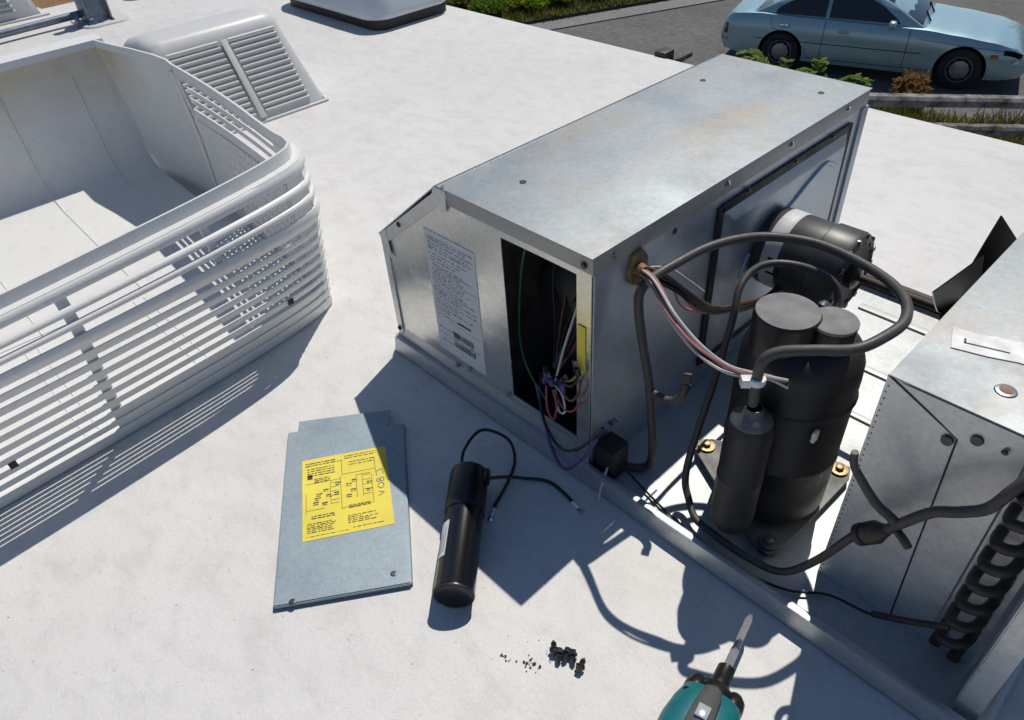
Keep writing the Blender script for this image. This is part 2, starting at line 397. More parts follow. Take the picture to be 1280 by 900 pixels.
# ================================================================ EVAPORATOR UNIT (one air conditioner)
ac = empty('air_conditioner', (0.45, 0.32, 0), 'opened galvanized rooftop air conditioner with compressor, fan motor and bare coil', 'air conditioner')
BX, BY, BH, CH, CX = 0.416, 0.62, 0.346, 0.2186, 0.1617
T = 0.0016
# base pan: floor sheet plus folded lips
PX1, PY1, LIP = 0.905, 0.655, 0.028
m = MB(); m.box(0.004, PX1, 0.0, PY1, 0.0025, 0.0055)
pan = m.build('base_pan', 'galv_pan', ac, smooth=False, bevel=.0008)
def lip(p0, p1, out):
    # sheet folded up and over: section in (out, z)
    sec = [(0, .0026), (0.010, .004), (0.006, LIP), (0.001, LIP + .0015), (-.004, LIP), (-.004, LIP - .002), (0.002, LIP - .004), (0.004, .006), (0, .006)]
    rows = []
    for p in (p0, p1): rows.append([Vector(p) + Vector(out) * a + Vector((0, 0, z)) for a, z in sec])
    mm = MB(); mm.sweep(rows); return mm
lip((0.0, -.004, 0), (PX1, -.004, 0), (0, -1, 0)).build('pan_lip', 'galv', pan)
lip((PX1 + .002, -.004, 0), (PX1 + .002, PY1, 0), (1, 0, 0)).build('pan_lip', 'galv', pan)
o = lip((PX1 + .003, PY1 + .002, 0), (-.003, PY1 + .002, 0), (0, 1, 0)).build('pan_lip', 'rust_and_shade', pan)  # far lip coloured dark brown for its shaded inner face
lip((0.001, PY1, 0), (0.001, -.004, 0), (-1, 0, 0)).build('pan_lip', 'galv', pan)
# pressed ribs in the pan floor
for (x0, x1, y0, y1) in ((.50, .69, .585, .600), (.50, .69, .44, .452), (.665, .677, .30, .56), (.47, .69, .335, .345)):
    mm = MB(); mm.box(x0, x1, y0, y1, .0056, .0095); mm.build('pressed_rib', 'galv_pan', pan, bevel=.003)

# end panel with service opening (y = 0), polygon with chamfer
y0 = 0.002
outer = [(0.003, y0, .005), (.2, y0, .005), (BX - .003, y0, .005), (BX - .003, y0, .2), (BX - .003, y0, BH - .003), (CX, y0, BH - .003), (0.003, y0, CH), (0.003, y0, .1)]
inner = [(.272, y0, .060), (.33, y0, .060), (.392, y0, .060), (.392, y0, .19), (.391, y0, .315), (.33, y0, .315), (.268, y0, .314), (.270, y0, .19)]
m = MB(); m.ring_prism(outer, inner, (0, 0, 0), (0, T, 0))
endp = m.build('end_panel', 'galv_end', ac, smooth=False)
tag(endp, 'bright brushed galvanized end panel with an open service hole')
# folded flanges that wrap onto the end panel
fl = MB(); fl.box(CX + .005, BX + .0005, -.0005, .0018, BH - .021, BH + .0005); fl.build('flange', 'galv_flange', ac, bevel=.0006)
d = Vector((CX, 0, BH)) - Vector((0, 0, CH)); L = d.length; d.normalize(); nrm = Vector((-d.z, 0, d.x))
P0 = Vector((0, 0, CH))
fl = MB(); fl.prism([P0 + d * .006, P0 + d * (L + .010), P0 + d * (L + .004) - nrm * .017, P0 + d * .012 - nrm * .017], (0, -.0012, 0), (0, .0018, 0)); fl.build('flange', 'galv_old', ac, bevel=.0006)
fl = MB(); fl.box(-.0005, .013, -.0005, .0018, .02, CH - .004); fl.build('flange', 'galv_old', ac, bevel=.0006)
# bottom rail on the end panel
fl = MB(); fl.sweep([[(x, -.003, .022), (x, .0018, .047), (x, .0025, .0465), (x, -.001, .0215)] for x in (.004, BX)]); fl.build('bottom_rail', 'galv', ac)
# top sheet, slanted sheet, back, left sheets
m = MB(); m.box(CX - .004, BX + .002, -.003, BY + .003, BH, BH + T)
top = m.build('top_panel', 'galv_top', ac, bevel=.0007); tag(top, 'weathered galvanized top sheet with faint rust stains and screw holes')
m = MB(); a = Vector((0, 0, CH)); b = Vector((CX - .004, 0, BH + T)); m.prism([a, b, b + Vector((0, BY, 0)), a + Vector((0, BY, 0))], (0, -.003, 0), nrm * T + Vector((0, -.003, 0)))
m.build('slanted_panel', 'galv', ac, smooth=False)
m = MB(); m.box(-.001, .001, 0.004, BY, .02, CH - .001); m.build('rear_coil_guard', 'galv', ac, smooth=False)
m = MB(); m.prism([(0.002, BY, .006), (BX - .002, BY, .006), (BX - .002, BY, BH - .001), (CX, BY, BH - .001), (0.002, BY, CH)], (0, -T, 0), (0, 0, 0)); m.build('far_end_panel', 'galv', ac, smooth=False)
# side panel (x = BX) with pressed blower plate
m = MB(); m.box(BX - .0025, BX - .0005, .0045, BY - .003, .0062, BH - .0005)
side = m.build('side_panel', 'galv_side', ac, smooth=False)
m = MB(); m.box(BX - .0003, BX + .0012, -.0006, BY, BH - .023, BH - .0004); m.build('side_flange', 'galv_flange', ac, bevel=.0005)
m = MB(); m.box(BX - .003, BX + .003, BY - .014, BY + .004, .006, BH - .024); m.build('corner_post', 'galv_side', ac, bevel=.001)
# pressed recess: raised plate, with the groove's shadow built as black strips
fo = rectpoly((BX, 0, 0), (0, 1, 0), (0, 0, 1), .243, .575, .055, .303); fi = rectpoly((BX, 0, 0), (0, 1, 0), (0, 0, 1), .262, .556, .072, .284)
ro = [(p.x, p.y, p.z) for p in fo]; ri = [(p.x + .010, p.y, p.z) for p in fi]
m = MB(); m.add(ro + ri, [(0, 1, 5, 4), (1, 2, 6, 5), (2, 3, 7, 6), (3, 0, 4, 7), (4, 5, 6, 7)])
plate = m.build('blower_plate', 'galv_side', side, bevel=.004, seg=3)
m = MB()
for (a, b, c, d_) in ((.243, .575, .297, .310), (.243, .575, .048, .060), (.236, .249, .05, .308), (.569, .582, .05, .308)):
    m.box(BX - .0002, BX + .0035, a, b, c, d_)
m.build('groove_shade', 'black_dusty', side, bevel=.0012)
for (yy, zz) in ((.418, .306), (.30, .309), (.52, .307)):
    screw('screw', (BX + .003, yy, zz), (1, 0, 0), .0028, .003, 'steel_dark', side)
for (yy, zz) in ((.034, .336), (.25, .337), (.40, .336), (.555, .337)):
    screw('screw', (BX + .0012, yy, zz), (1, 0, 0), .003, .003, 'steel', ac)
screw('screw', (BX - .0005, .148, .314), (1, 0, 0), .0030, .0015, 'steel_dark', side)
# wavy bead of sealant on the plate
m = MB(); m.tube([(BX + .0105, .30, .175), (BX + .0105, .315, .205), (BX + .0105, .33, .20), (BX + .0105, .36, .235), (BX + .0105, .41, .243), (BX + .0105, .455, .262), (BX + .0105, .50, .275), (BX + .0105, .53, .262)], .0032, 8)
m.build('sealant_bead', 'galv_side', side)
# screws and holes on top and end panels
for (px, py) in ((.235, .075), (.205, .50), (.37, .56)):
    mm = MB(); mm.lathe([(.0045, 0), (.0045, .0008), (.0025, .0011)], frame((px, py, BH + T), (0, 0, 1)), 12); mm.build('screw_hole', 'tar_and_shade', top)
for (px, pz) in ((.405, BH - .012), (.055, .246 + .008), (.006, .045)):
    screw('screw', (px, -.0012, pz), (0, -1, 0), .003, .0028, 'steel_dark', ac)
for (px, pz) in ((.150, .047), (.178, .055), (.395, .037), (.262, .055)):
    screw('screw', (px, -.0006, pz), (0, -1, 0), .0028, .0028, 'steel', ac)
# tape patches on corner joints
mm = MB(); mm.prism([(CX - .012, 0, BH - .001), (CX + .012, 0, BH - .003), (CX + .009, 0, BH - .030), (CX + .001, 0, BH - .036), (CX - .018, 0, BH - .018)], (0, -.0018, 0), (0, -.0010, 0)); mm.build('tape', 'galv_old', endp)
mm = MB(); mm.prism([(-.0005, 0, CH + .002), (.018, 0, CH + .014), (.020, 0, CH - .012), (.024, 0, CH - .034), (.008, 0, CH - .028)], (0, -.0018, 0), (0, -.0010, 0)); mm.build('tape', 'galv_old', endp)
# rating label
lo = Vector((.111, 0.0012, .062)); lu = Vector((1, 0, .0)); lv = Vector((0, 0, 1))
mm = MB(); mm.prism(rectpoly(lo, lu, lv, 0, .104, 0, .208), (0, 0, 0), (0, .0007, 0)); lab = mm.build('rating_label', 'paper_white', endp, smooth=False)
rects = []
zz = .198
while zz > .012:
    if .028 < zz < .075: zz -= .0035; 
    x = .006 + random.choice((0, 0, .004)); end = random.uniform(.06, .1) if zz > .09 else random.uniform(.03, .09)
    if not (.014 < zz < .064 and random.random() < .75):
        while x < end:
            w = random.uniform(.003, .011); rects.append((x, min(x + w, .099), zz, zz + random.choice((.0012, .0016, .0022)))); x += w + random.uniform(.0012, .004)
    zz -= random.choice((.0042, .0042, .0055, .007))
mm = MB(); print_quads(mm, lo, lu, lv, rects, (0, -1, 0)); kind(mm.build('printed_text', 'ink_soft', lab, smooth=False), 'stuff')
mm = MB(); rr = []
for zb in (.020, .038):
    x = .038
    while x < .083:
        w = random.choice((.0008, .0012, .002)); rr.append((x, x + w, zb, zb + .011)); x += w + random.choice((.0007, .0011, .0016))
rr += [(.03, .1, .062, .0624), (.052, .080, .0685, .072)]
print_quads(mm, lo, lu, lv, rr, (0, -1, 0)); mm.build('bar_code', 'ink', lab, smooth=False)
# yellow reflection, built as a coloured strip on the frame right of the opening
mm = MB(); mm.prism(rectpoly((.3935, .0, 0), lu, lv, 0, .0125, .180, .248), (0, .0006, 0), (0, .0013, 0)); mm.build('yellow_reflection', 'paper_yellow', endp, smooth=False)
# inside the electrical compartment: near-black walls carry its shade in their colour
mm = MB()
mm.box(.25, .41, .11, .113, .02, .34); mm.box(.246, .249, .006, .11, .02, .34); mm.box(.25, .41, .006, .11, .02, .022); mm.box(.408, .411, .006, .11, .02, .34)
mm.build('compartment_shade', 'shade_black', ac, smooth=False)
mm = MB(); mm.lathe([(.05, 0), (.05, .03), (.042, .036), (.02, .04)], frame((.30, .109, .20), (0, -1, 0)), 28); mm.build('blower_housing', 'black_paint', ac)
mm = MB(); mm.lathe([(.022, 0), (.022, .05), (.018, .055)], frame((.355, .108, .215), (0, -1, 0)), 22); mm.build('relay_case', 'black_plastic', ac)
def wire(pts, r, mat, parent=ac, name='wire', sub=7):
    w = MB(); w.tube(pts, r, 8, sub); return w.build(name, mat, parent)
wire([(.285, .045, .325), (.279, .03, .285), (.268, .03, .23), (.263, .028, .15), (.285, .02, .105), (.33, .012, .075)], .0016, 'wire_green')
wire([(.385, .03, .31), (.378, .02, .26), (.362, .012, .19), (.352, .004, .13)], .0016, 'wire_white')
wire([(.390, .05, .315), (.380, .04, .28), (.375, .03, .25)], .0015, 'wire_red')
wire([(.352, .004, .118), (.366, -.004, .095), (.377, -.004, .10), (.370, -.002, .125), (.352, .002, .128)], .0016, 'wire_white')
wire([(.336, .004, .115), (.345, -.004, .085), (.358, -.006, .075), (.362, -.004, .10), (.352, 0, .12)], .0017, 'wire_red')
wire([(.352, .004, .112), (.375, -.004, .104), (.392, -.006, .112), (.405, -.006, .135)], .0015, 'wire_red')
wire([(.30, .03, .10), (.322, .006, .075), (.350, -.012, .058), (.392, -.028, .060), (.425, -.028, .085), (.450, -.015, .128)], .0021, 'wire_black')
wire([(.30, .02, .085), (.33, .004, .050), (.358, -.012, .025), (.395, -.026, .022), (.425, -.026, .060), (.446, -.020, .112)], .0022, 'wire_purple')
wire([(.352, .006, .14), (.375, -.002, .145), (.392, -.006, .155), (.402, -.006, .178)], .0018, 'wire_black')
wire([(.352, .006, .13), (.385, -.004, .125), (.402, -.006, .148), (.405, -.006, .17)], .0018, 'wire_brown')
wire([(.38, .02, .20), (.388, .01, .17), (.38, .004, .15), (.36, .004, .14)], .0015, 'wire_yellow')
for k in range(7):
    x_ = .285 + .016 * k; wire([(x_, .10, .30 - .01 * (k % 3)), (x_ + .01 * math.sin(k), .075, .24 - .012 * (k % 4)), (.31 + .008 * k, .05, .17), (.335 + .004 * (k % 3), .02, .135)], .0019, ('wire_black', 'wire_brown', 'wire_black', 'wire_purple', 'wire_black', 'wire_red', 'wire_black')[k])
def spade(p, d, mat='wire_purple', parent=ac):
    M = frame(p, d, (0, 0, 1)); w = MB(); w.lathe([(.0026, 0), (.0042, .001), (.0044, .012), (.0034, .013)], M, 10); a = w.build('terminal_sleeve', mat, parent)
    w = MB(); w.box(-.0035, .0035, -.0012, .0012, .012, .023, M); w.build('spade_terminal', 'steel_dark', a, bevel=.0004)
spade((.452, -.013, .131), (.45, .05, .6)); spade((.402, -.006, .178), (-.2, -.1, 1), 'black_plastic')
for p, d in (((.335, .002, .122), (.3, -.1, .9)), ((.352, .0, .128), (-.2, -.2, .8)), ((.362, .004, .135), (.5, 0, .8)), ((.345, -.002, .138), (.0, -.2, 1)), ((.368, .0, .142), (.2, 0, -1))):
    spade(p, d, 'wire_purple')
# grommet on the side panel
mm = MB(); mm.prism([(BX, .058, .303), (BX, .064, .322), (BX, .079, .326), (BX, .091, .310), (BX, .089, .286), (BX, .075, .276), (BX, .062, .284)], (0, 0, 0), (.006, 0, 0))
gr = mm.build('grommet', 'rubber_brown', ac, bevel=.002)
mm = MB(); mm.tube([(BX + .003, .074, .302), (BX + .012, .070, .303), (BX + .018, .068, .303)], .008, 10, 3); mm.build('grommet_sleeve', 'rubber_brown', gr)
wr = [(.415, .071, .299), (.450, .057, .302), (.500, .030, .293), (.538, .024, .279), (.570, .028, .270), (.592, .033, .267)]
for i, (mt, rw) in enumerate((('wire_white', .0017), ('wire_pink', .0017), ('wire_black', .0020), ('wire_white', .0018), ('wire_black', .0020), ('wire_white', .0016), ('wire_pink', .0016))):
    an_ = i * 2 * PI / 7; off = Vector((.35 * math.cos(an_), .8 * math.sin(an_), math.cos(an_))) * .0052
    wire([Vector(p) + off * (.8 + .9 * math.sin(.9 * k + i * .8) * (0 < k < 5)) for k, p in enumerate(wr)] + [Vector((.612, .046 + .004 * i / 7, .264)) + off * .6, Vector((.624 + .002 * (i % 3), .060, .258 - .004 * (i % 2))) + off * .5], rw, mt)
for i, mt in enumerate(('wire_black', 'wire_brown', 'wire_black', 'wire_black', 'wire_pink', 'wire_black')):
    an_ = i * 1.1; off = Vector((.3, math.cos(an_), math.sin(an_))) * .0048
    wire([Vector(p) + off * (.6 + .8 * math.sin(k * 1.3 + i) ** 2) for k, p in enumerate([(.415, .075, .299), (.445, .092, .286), (.455, .113, .265), (.462, .142, .232), (.465, .185, .203), (.468, .235, .182), (.471, .289, .166), (.474, .325, .170)])], .0022, mt)
wire([(.440, .100, .285), (.446, .112, .262), (.452, .120, .240), (.458, .135, .226), (.462, .148, .226)], .0018, 'wire_pink')
wire([(.425, .080, .300), (.437, .110, .290), (.446, .140, .262), (.452, .170, .232)], .0016, 'wire_white')
# black block at the pan corner and loose white lead
mm = MB(); mm.box(BX + .002, BX + .034, .006, .040, .010, .062); mm.build('rubber_block', 'black_dusty', ac, bevel=.003)
wire([(.455, -.026, .0025), (.450, -.014, .020), (.440, .015, .038), (.444, .024, .040)], .0016, 'wire_white', name='loose_lead')

# compressor
cc = Vector((.605, .130, 0))
mm = MB(); mm.lathe([(.030, .018), (.058, .021), (.0645, .034), (.065, .06), (.065, .110), (.0662, .112), (.0662, .116), (.065, .118), (.065, .228), (.0640, .246), (.059, .261), (.048, .270), (.02, .273)], Matrix.Translation(cc), 44)
comp = mm.build('compressor', 'black_paint', ac); tag(comp, 'black welded steel compressor can')
mm = MB(); mm.lathe([(.0650, .198), (.0668, .1995), (.0673, .201), (.0668, .2025), (.0650, .204)], Matrix.Translation(cc), 40); mm.build('weld_seam', 'black_dusty', comp)
bolts = [Vector((.507, .138, 0)), Vector((.655, .219, 0)), Vector((.651, .056, 0))]
fp = []
for i, b in enumerate(bolts):
    dv = (b - cc); dv.z = 0; dd = dv.normalized(); sd = Vector((-dd.y, dd.x, 0))
for i, b in enumerate([bolts[0], bolts[2], bolts[1]]):
    dv = (b - cc); dd = dv.normalized(); sd = Vector((-dd.y, dd.x, 0))
    fp += [b - sd * .017 + dd * .004, b + dd * .017, b + sd * .017 + dd * .004]
mm = MB(); mm.prism([p + Vector((0, 0, .015)) for p in fp], (0, 0, 0), (0, 0, .0035)); mm.build('mounting_foot', 'foot_metal', comp, bevel=.001)
for b in bolts:
    mm = MB(); mm.lathe([(.010, .0056), (.011, .0146)], Matrix.Translation(b), 16); mm.build('rubber_mount', 'black_dusty', comp)
    bm_ = 'foot_metal' if b is bolts[2] else 'brass'
    mm = MB(); mm.lathe([(.010, .0186), (.0115, .020), (.0115, .0215), (.0085, .022)], Matrix.Translation(b), 18); w = mm.build('washer', bm_, comp)
    mm = MB(); mm.lathe([(.0055, .0221), (.0055, .0268), (.0035, .0275)], Matrix.Translation(b), 6); mm.build('bolt', bm_, comp)
# terminal covers on top: two joined lobes
mm = MB(); mm.lathe([(.0345, .200), (.0345, .3005), (.0330, .303)], Matrix.Translation((.589, .108, 0)), 32); tc = mm.build('terminal_cover', 'black_plastic', comp)
mm = MB(); mm.lathe([(.0325, .0), (.0325, .0008)], Matrix.Translation((.589, .108, .3032)), 32); mm.build('dusty_lid', 'cap_top', tc)
mm = MB(); mm.lathe([(.0235, .205), (.0235, .294), (.0225, .296)], Matrix.Translation((.630, .129, 0)), 26); tc2 = mm.build('terminal_cover', 'black_plastic', comp)
mm = MB(); mm.lathe([(.0233, 0), (.0240, .001), (.0240, .004), (.0225, .0046)], Matrix.Translation((.630, .129, .2963)), 26); mm.build('dusty_lid', 'cap_top', tc2)
mm = MB(); mm.lathe([(.004, 0), (.0065, .003), (.0065, .010), (.003, .013)], frame((.605, .152, .286), (.1, .3, 1)), 10); mm.build('terminal_stud', 'steel', comp)
mm = MB(); mm.tube([(.545, .160, .235), (.536, .157, .222), (.537, .150, .205), (.545, .146, .198)], .0035, 8, 5); mm.build('wire_clip', 'brass', comp)
mm = MB(); mm.box(.6555, .6595, .082, .091, .176, .190); mm.build('small_tag', 'paper_old', comp, bevel=.0005)
# accumulator with silver cap
ax = Vector((.607, .0375, 0))
mm = MB(); mm.lathe([(.008, .034), (.018, .037), (.0240, .050), (.0250, .060), (.0250, .120), (.0257, .122), (.0257, .126), (.0250, .128), (.0250, .196), (.022, .210), (.012, .219), (.008, .228)], Matrix.Translation(ax), 30)
acc = mm.build('accumulator', 'black_dusty', ac)
mm = MB(); mm.lathe([(.0224, .2098), (.0205, .2140), (.0125, .2198), (.009, .228)], Matrix.Translation(ax), 30); mm.build('braze_collar', 'foot_metal', acc)
# refrigerant tubes
suction = [(0.445,0.042,0.012),(0.456,0.048,0.010),(0.470,0.058,0.018),(0.475,0.057,0.055),(0.464,0.056,0.146),(0.460,0.055,0.172),(0.447,0.053,0.230),(0.440,0.053,0.270),(0.440,0.056,0.288),(0.442,0.070,0.297),(0.446,0.106,0.300),(0.455,0.160,0.302),(0.474,0.204,0.302),(0.501,0.231,0.302),(0.542,0.248,0.302),(0.589,0.245,0.302),(0.637,0.225,0.305),(0.670,0.192,0.311),(0.686,0.154,0.314),(0.683,0.122,0.312),(0.670,0.088,0.309),(0.642,0.062,0.308),(0.617,0.044,0.303),(0.607,0.034,0.292),(0.605,0.034,0.270),(0.605,0.036,0.232)]
r0 = MB(); r0.tube(suction, .0056, 14, 7); st = r0.build('suction_tube', 'insulation', ac)
disch = [(0.600,0.185,0.232),(0.594,0.225,0.240),(0.583,0.240,0.262),(0.561,0.234,0.276),(0.535,0.220,0.283),(0.512,0.202,0.283),(0.502,0.182,0.276),(0.504,0.159,0.265),(0.512,0.142,0.245),(0.517,0.123,0.205),(0.522,0.101,0.165),(0.524,0.085,0.130),(0.529,0.058,0.075),(0.534,0.048,0.045),(0.546,0.040,0.030),(0.568,0.025,0.022),(0.595,0.022,0.020),(0.625,0.019,0.022),(0.653,0.019,0.024),(0.678,0.021,0.028),(0.696,0.027,0.040),(0.716,0.034,0.075),(0.732,0.039,0.115),(0.742,0.041,0.140)]
r0 = MB(); r0.tube(disch, .0045, 12, 6); r0.build('discharge_tube', 'insulation', ac)
r0 = MB(); r0.tube([(0.465,0.056,0.150),(0.483,0.055,0.150),(0.497,0.058,0.153),(0.506,0.062,0.165),(0.507,0.066,0.181)], .0050, 12, 6); stb = r0.build('service_stub', 'insulation', st)
mm = MB(); mm.prism([(.503, .060, .180), (.5115, .064, .180), (.5115, .0665, .1805), (.503, .0625, .1805)], (0, 0, 0), (.0005, .002, .017)); mm.build('pinched_end', 'copper_dull', stb, bevel=.0008)
# cable tie on the suction tube
M = frame((.605, .034, .266), (0, .05, 1)); mm = MB(); mm.lathe([(.0085, -.004), (.0092, -.003), (.0092, .003), (.0085, .004)], M, 18); mm.box(-.016, -.006, -.006, .004, -.006, .004, M)
mm.build('cable_tie', 'nylon', ac, bevel=.001)
# strainer and capillary branches in front of the condenser
mm = MB(); mm.lathe([(.0055, 0), (.007, .003), (.0115, .006), (.0118, .012), (.0098, .013), (.0098, .016), (.0118, .017), (.0118, .028), (.0085, .034), (.006, .040)], frame((.738, .040, .130), (.026, .001, .032)), 18)
stn = mm.build('strainer', 'copper_dull', ac)
r0 = MB(); r0.tube([(.760, .041, .157), (.768, .040, .176), (.747, .037, .190), (.730, .033, .211), (.718, .031, .228), (.715, .030, .245)], [.0054, .0036], 10, 6); r0.build('process_tube', 'insulation', stn)
r0 = MB(); r0.tube([(.762, .041, .160), (.773, .040, .182), (.791, .040, .213), (.810, .040, .230), (.826, .044, .245), (.834, .049, .268), (.840, .058, .285), (.843, .075, .290)], .0052, 10, 6); r0.build('condenser_tube', 'insulation', stn)
r0 = MB(); r0.tube([(.766, .043, .168), (.779, .037, .166), (.786, .036, .160)], .0042, 10, 4); r0.build('pinched_stub', 'copper_dull', stn)
wire([(0.444,0.024,0.036),(0.455,0.028,0.024),(0.471,0.030,0.012),(0.530,0.018,0.009),(0.583,0.012,0.009),(0.654,0.010,0.010),(0.699,0.020,0.012),(0.735,0.046,0.012),(0.781,0.050,0.020),(0.820,0.050,0.050),(0.846,0.056,0.066)], .0016, 'wire_black', name='capillary_line')
r0 = MB(); r0.tube([(.781, .0505, .021), (.815, .050, .046), (.846, .055, .066)], .0036, 10, 5); r0.build('capillary_sleeve', 'copper_dark', ac)

# fan motor
MY, MZ = .372, .200
M = frame((BX + .010, MY, MZ), (1, 0, 0))
mm = MB(); mm.lathe([(.040, 0), (.052, .003), (.0555, .008), (.0555, .082), (.058, .084), (.058, .118), (.0555, .124), (.048, .127), (.044, .124), (.020, .121)], M, 44)
mot = mm.build('fan_motor', 'motor_grey', ac)
mm = MB(); mm.lathe([(.0558, .018), (.0564, .019), (.0564, .040), (.0558, .041)], M, 44); mm.build('motor_band', 'foil', mot)
for k in range(14):
    a = 2 * PI * k / 14; c = M @ Vector((.050 * math.cos(a), .050 * math.sin(a), .118)); rd = (M.to_3x3() @ Vector((math.cos(a), math.sin(a), 0)))
    mm = MB(); F = frame(c, (1, 0, 0), rd); mm.box(-.006, .0062, -.0035, .0035, -.004, .0085, F); mm.build('vent_rib', 'black_plastic', mot, bevel=.001)
mm = MB(); mm.lathe([(.018, .12), (.018, .130), (.012, .134), (.005, .135)], M, 20); mm.build('bearing_cap', 'steel_dark', mot)
mm = MB(); mm.lathe([(.0055, .13), (.0055, .275)], M, 14); mm.build('motor_shaft', 'rust_and_shade', mot)
# motor cradle
mm = MB(); mm.box(.445, .53, MY - .05, MY + .05, .0056, .009); mm.box(.47, .505, MY - .040, MY - .036, .009, .165); mm.box(.47, .505, MY + .036, MY + .040, .009, .165)
mm.build('motor_cradle', 'galv_side', ac, bevel=.0008)
mm = MB(); mm.box(.455, .475, MY - .056, MY - .046, .19, .215); mm.build('terminal_plug', 'black_plastic', mot, bevel=.001)

# condenser fan
FX = .684
mm = MB(); mm.lathe([(.02, -.012), (.022, -.008), (.022, .012), (.018, .014)], frame((FX, MY, MZ), (1, 0, 0)), 20); fan = mm.build('condenser_fan', 'black_plastic', ac)
for k, ang in enumerate((128, 38, -52, 218)):
    a = R(ang); rd = Vector((0, math.cos(a), math.sin(a))); td = Vector((0, -math.sin(a), math.cos(a))); o_ = Vector((FX, MY, MZ)); xx = Vector((1, 0, 0))
    rows = []
    for r_, w_ in ((.020, .012), (.050, .022), (.090, .027), (.124, .029)):
        sec = [o_ + rd * r_ + td * (w_ * s_) + xx * (-.012 * s_) for s_ in (-1, -.33, .33, 1)]
        rows.append(sec + [p + xx * .0016 for p in reversed(sec)])
    mm = MB(); mm.sweep(rows); mm.build('fan_blade', 'black_plastic', fan)

# condenser housing
QX, QY, QH = .709, .072, .310
mm = MB(); mm.box(QX, 1.02, QY - .001, .60, QH, QH + T); ctop = mm.build('condenser_top', 'galv_top', ac, bevel=.0007)
mm = MB(); mm.prism([(QX, QY, .006), (.793, QY, .006), (.779, QY, .276), (QX, QY, QH - .0005)], (0, -.0006, 0), (0, .001, 0)); cf = mm.build('condenser_end_panel', 'galv_old', ac, smooth=False)
mm = MB(); mm.prism([(.712, QY, .006), (.832, QY, .006), (.832, QY, QH - .0006), (.712, QY, QH - .0006)], (0, .0012, 0), (0, .0026, 0)); mm.build('condenser_corner_panel', 'galv_old', ac, smooth=False)
mm = MB(); mm.prism([(.782, QY, .277), (.800, QY, .270), (.826, QY, QH - .001), (.722, QY, QH - .001)], (0, -.0016, 0), (0, -.0002, 0)); mm.build('corner_gusset', 'galv_old', cf, smooth=False)
mm = MB(); mm.prism([(.7932, QY, .006), (.7946, QY, .006), (.7806, QY, .276), (QX + .004, QY, QH - .001), (QX + .001, QY, QH - .001), (.7792, QY, .2755)], (0, .0008, 0), (0, .0011, 0)); mm.build('panel_gap', 'tar_and_shade', cf, smooth=False)
for k in range(38):   # stitched edge of punched dimples
    zz = .014 + k * .0077; mm = MB(); mm.lathe([(.0010, 0), (.0008, .0004)], frame((QX + .0028 + .0006 * (k % 2), QY - .0006, zz), (0, -1, 0)), 6); mm.build('edge_dimple', 'tar_and_shade', cf)
for (px, pz) in ((.7735, .272), (.794, .2865)):
    mm = MB(); mm.lathe([(.0056, 0), (.0056, .0008), (.0050, .0026), (.0025, .0032)], frame((px, QY - .0016, pz), (0, -1, 0)), 16); h = mm.build('screw', 'steel_dark', cf)
screw('screw', (.816, QY - .0016, .287), (0, -1, 0), .002, .002, 'steel_dark', cf)
mm = MB(); mm.box(QX - .0008, QX + .0008, QY + .0026, .165, .006, QH - .0006); mm.box(QX - .0008, QX + .0008, .575, .60, .006, QH - .0006); mm.box(QX - .0008, QX + .0008, .165, .575, .006, .02); mm.build('fan_side_panel', 'galv_old', ac, smooth=False)
# paper tag on the top and hole
pu = Vector((.95, .30, 0)).normalized(); pv = Vector((-.30, .95, 0)).normalized()
mm = MB(); poly = [Vector((.734, .144, QH + T)) + pu * a + pv * b for a, b in ((0, 0), (.03, -.001), (.055, .001), (.085, -.002), (.12, .001), (.12, .033), (.06, .034), (.02, .032), (-.001, .034))]
mm.prism(poly, (0, 0, .0004), (0, 0, .0012)); tg = mm.build('torn_paper_tag', 'paper_old', ctop, smooth=False)
mm = MB(); print_quads(mm, Vector((.742, .152, QH + T + .0012)), pu, pv, [(0, .038, .006, .0078), (0, .0018, .006, .014)] + [(a * .004 + .012, a * .004 + .0128, .010, .026) for a in range(0, 7)][:0], (0, 0, 1)); mm.build('pen_mark', 'ink', tg, smooth=False)
mm = MB(); mm.lathe([(.0095, 0), (.0085, .0012), (.006, .0016)], frame((.792, .116, QH + T), (0, 0, 1)), 20); hh = mm.build('hole_rim', 'steel', ctop)
mm = MB(); mm.lathe([(.0058, 0), (.0058, .0004)], frame((.792, .116, QH + T + .0017), (0, 0, 1)), 16); mm.build('screw_hole', 'rubber_brown', hh)
# coil: tube sheet, fins and return bends
mm = MB(); mm.box(.834, .876, QY + .002, QY + .0035, .006, QH - .001); mm.build('tube_sheet', 'galv_old', ac, smooth=False)
mm = MB(); mm.box(.836, .874, QY + .010, .598, .007, QH - .002); mm.build('coil_core', 'black_dusty', ac, smooth=False)
fins = MB()
for k in range(120):
    yy = QY + .006 + k * .0043; fins.add([(.8345, yy, .0065), (.8755, yy, .0065), (.8755, yy, QH - .0015), (.8345, yy, QH - .0015)], [(0, 1, 2, 3)])
kind(fins.build('coil_fins', 'steel', ac, smooth=False), 'stuff')
for k in range(8):
    zc = .048 + k * .031
    r0 = MB(); r0.tube([(.842, QY + .001, zc), (.842, QY - .012, zc), (.845, QY - .021, zc + .002), (.8535, QY - .0245, zc + .006), (.862, QY - .021, zc + .010), (.865, QY - .012, zc + .013), (.865, QY + .001, zc + .014)], .0054, 12, 5); r0.build('return_bend', 'copper_dark', ac)
for (px, pz) in ((.842, .030), (.862, .024)):
    r0 = MB(); r0.tube([(px, QY + .001, pz), (px, QY - .016, pz)], .0060, 12, 1); r0.build('tube_end', 'copper_dull', ac)
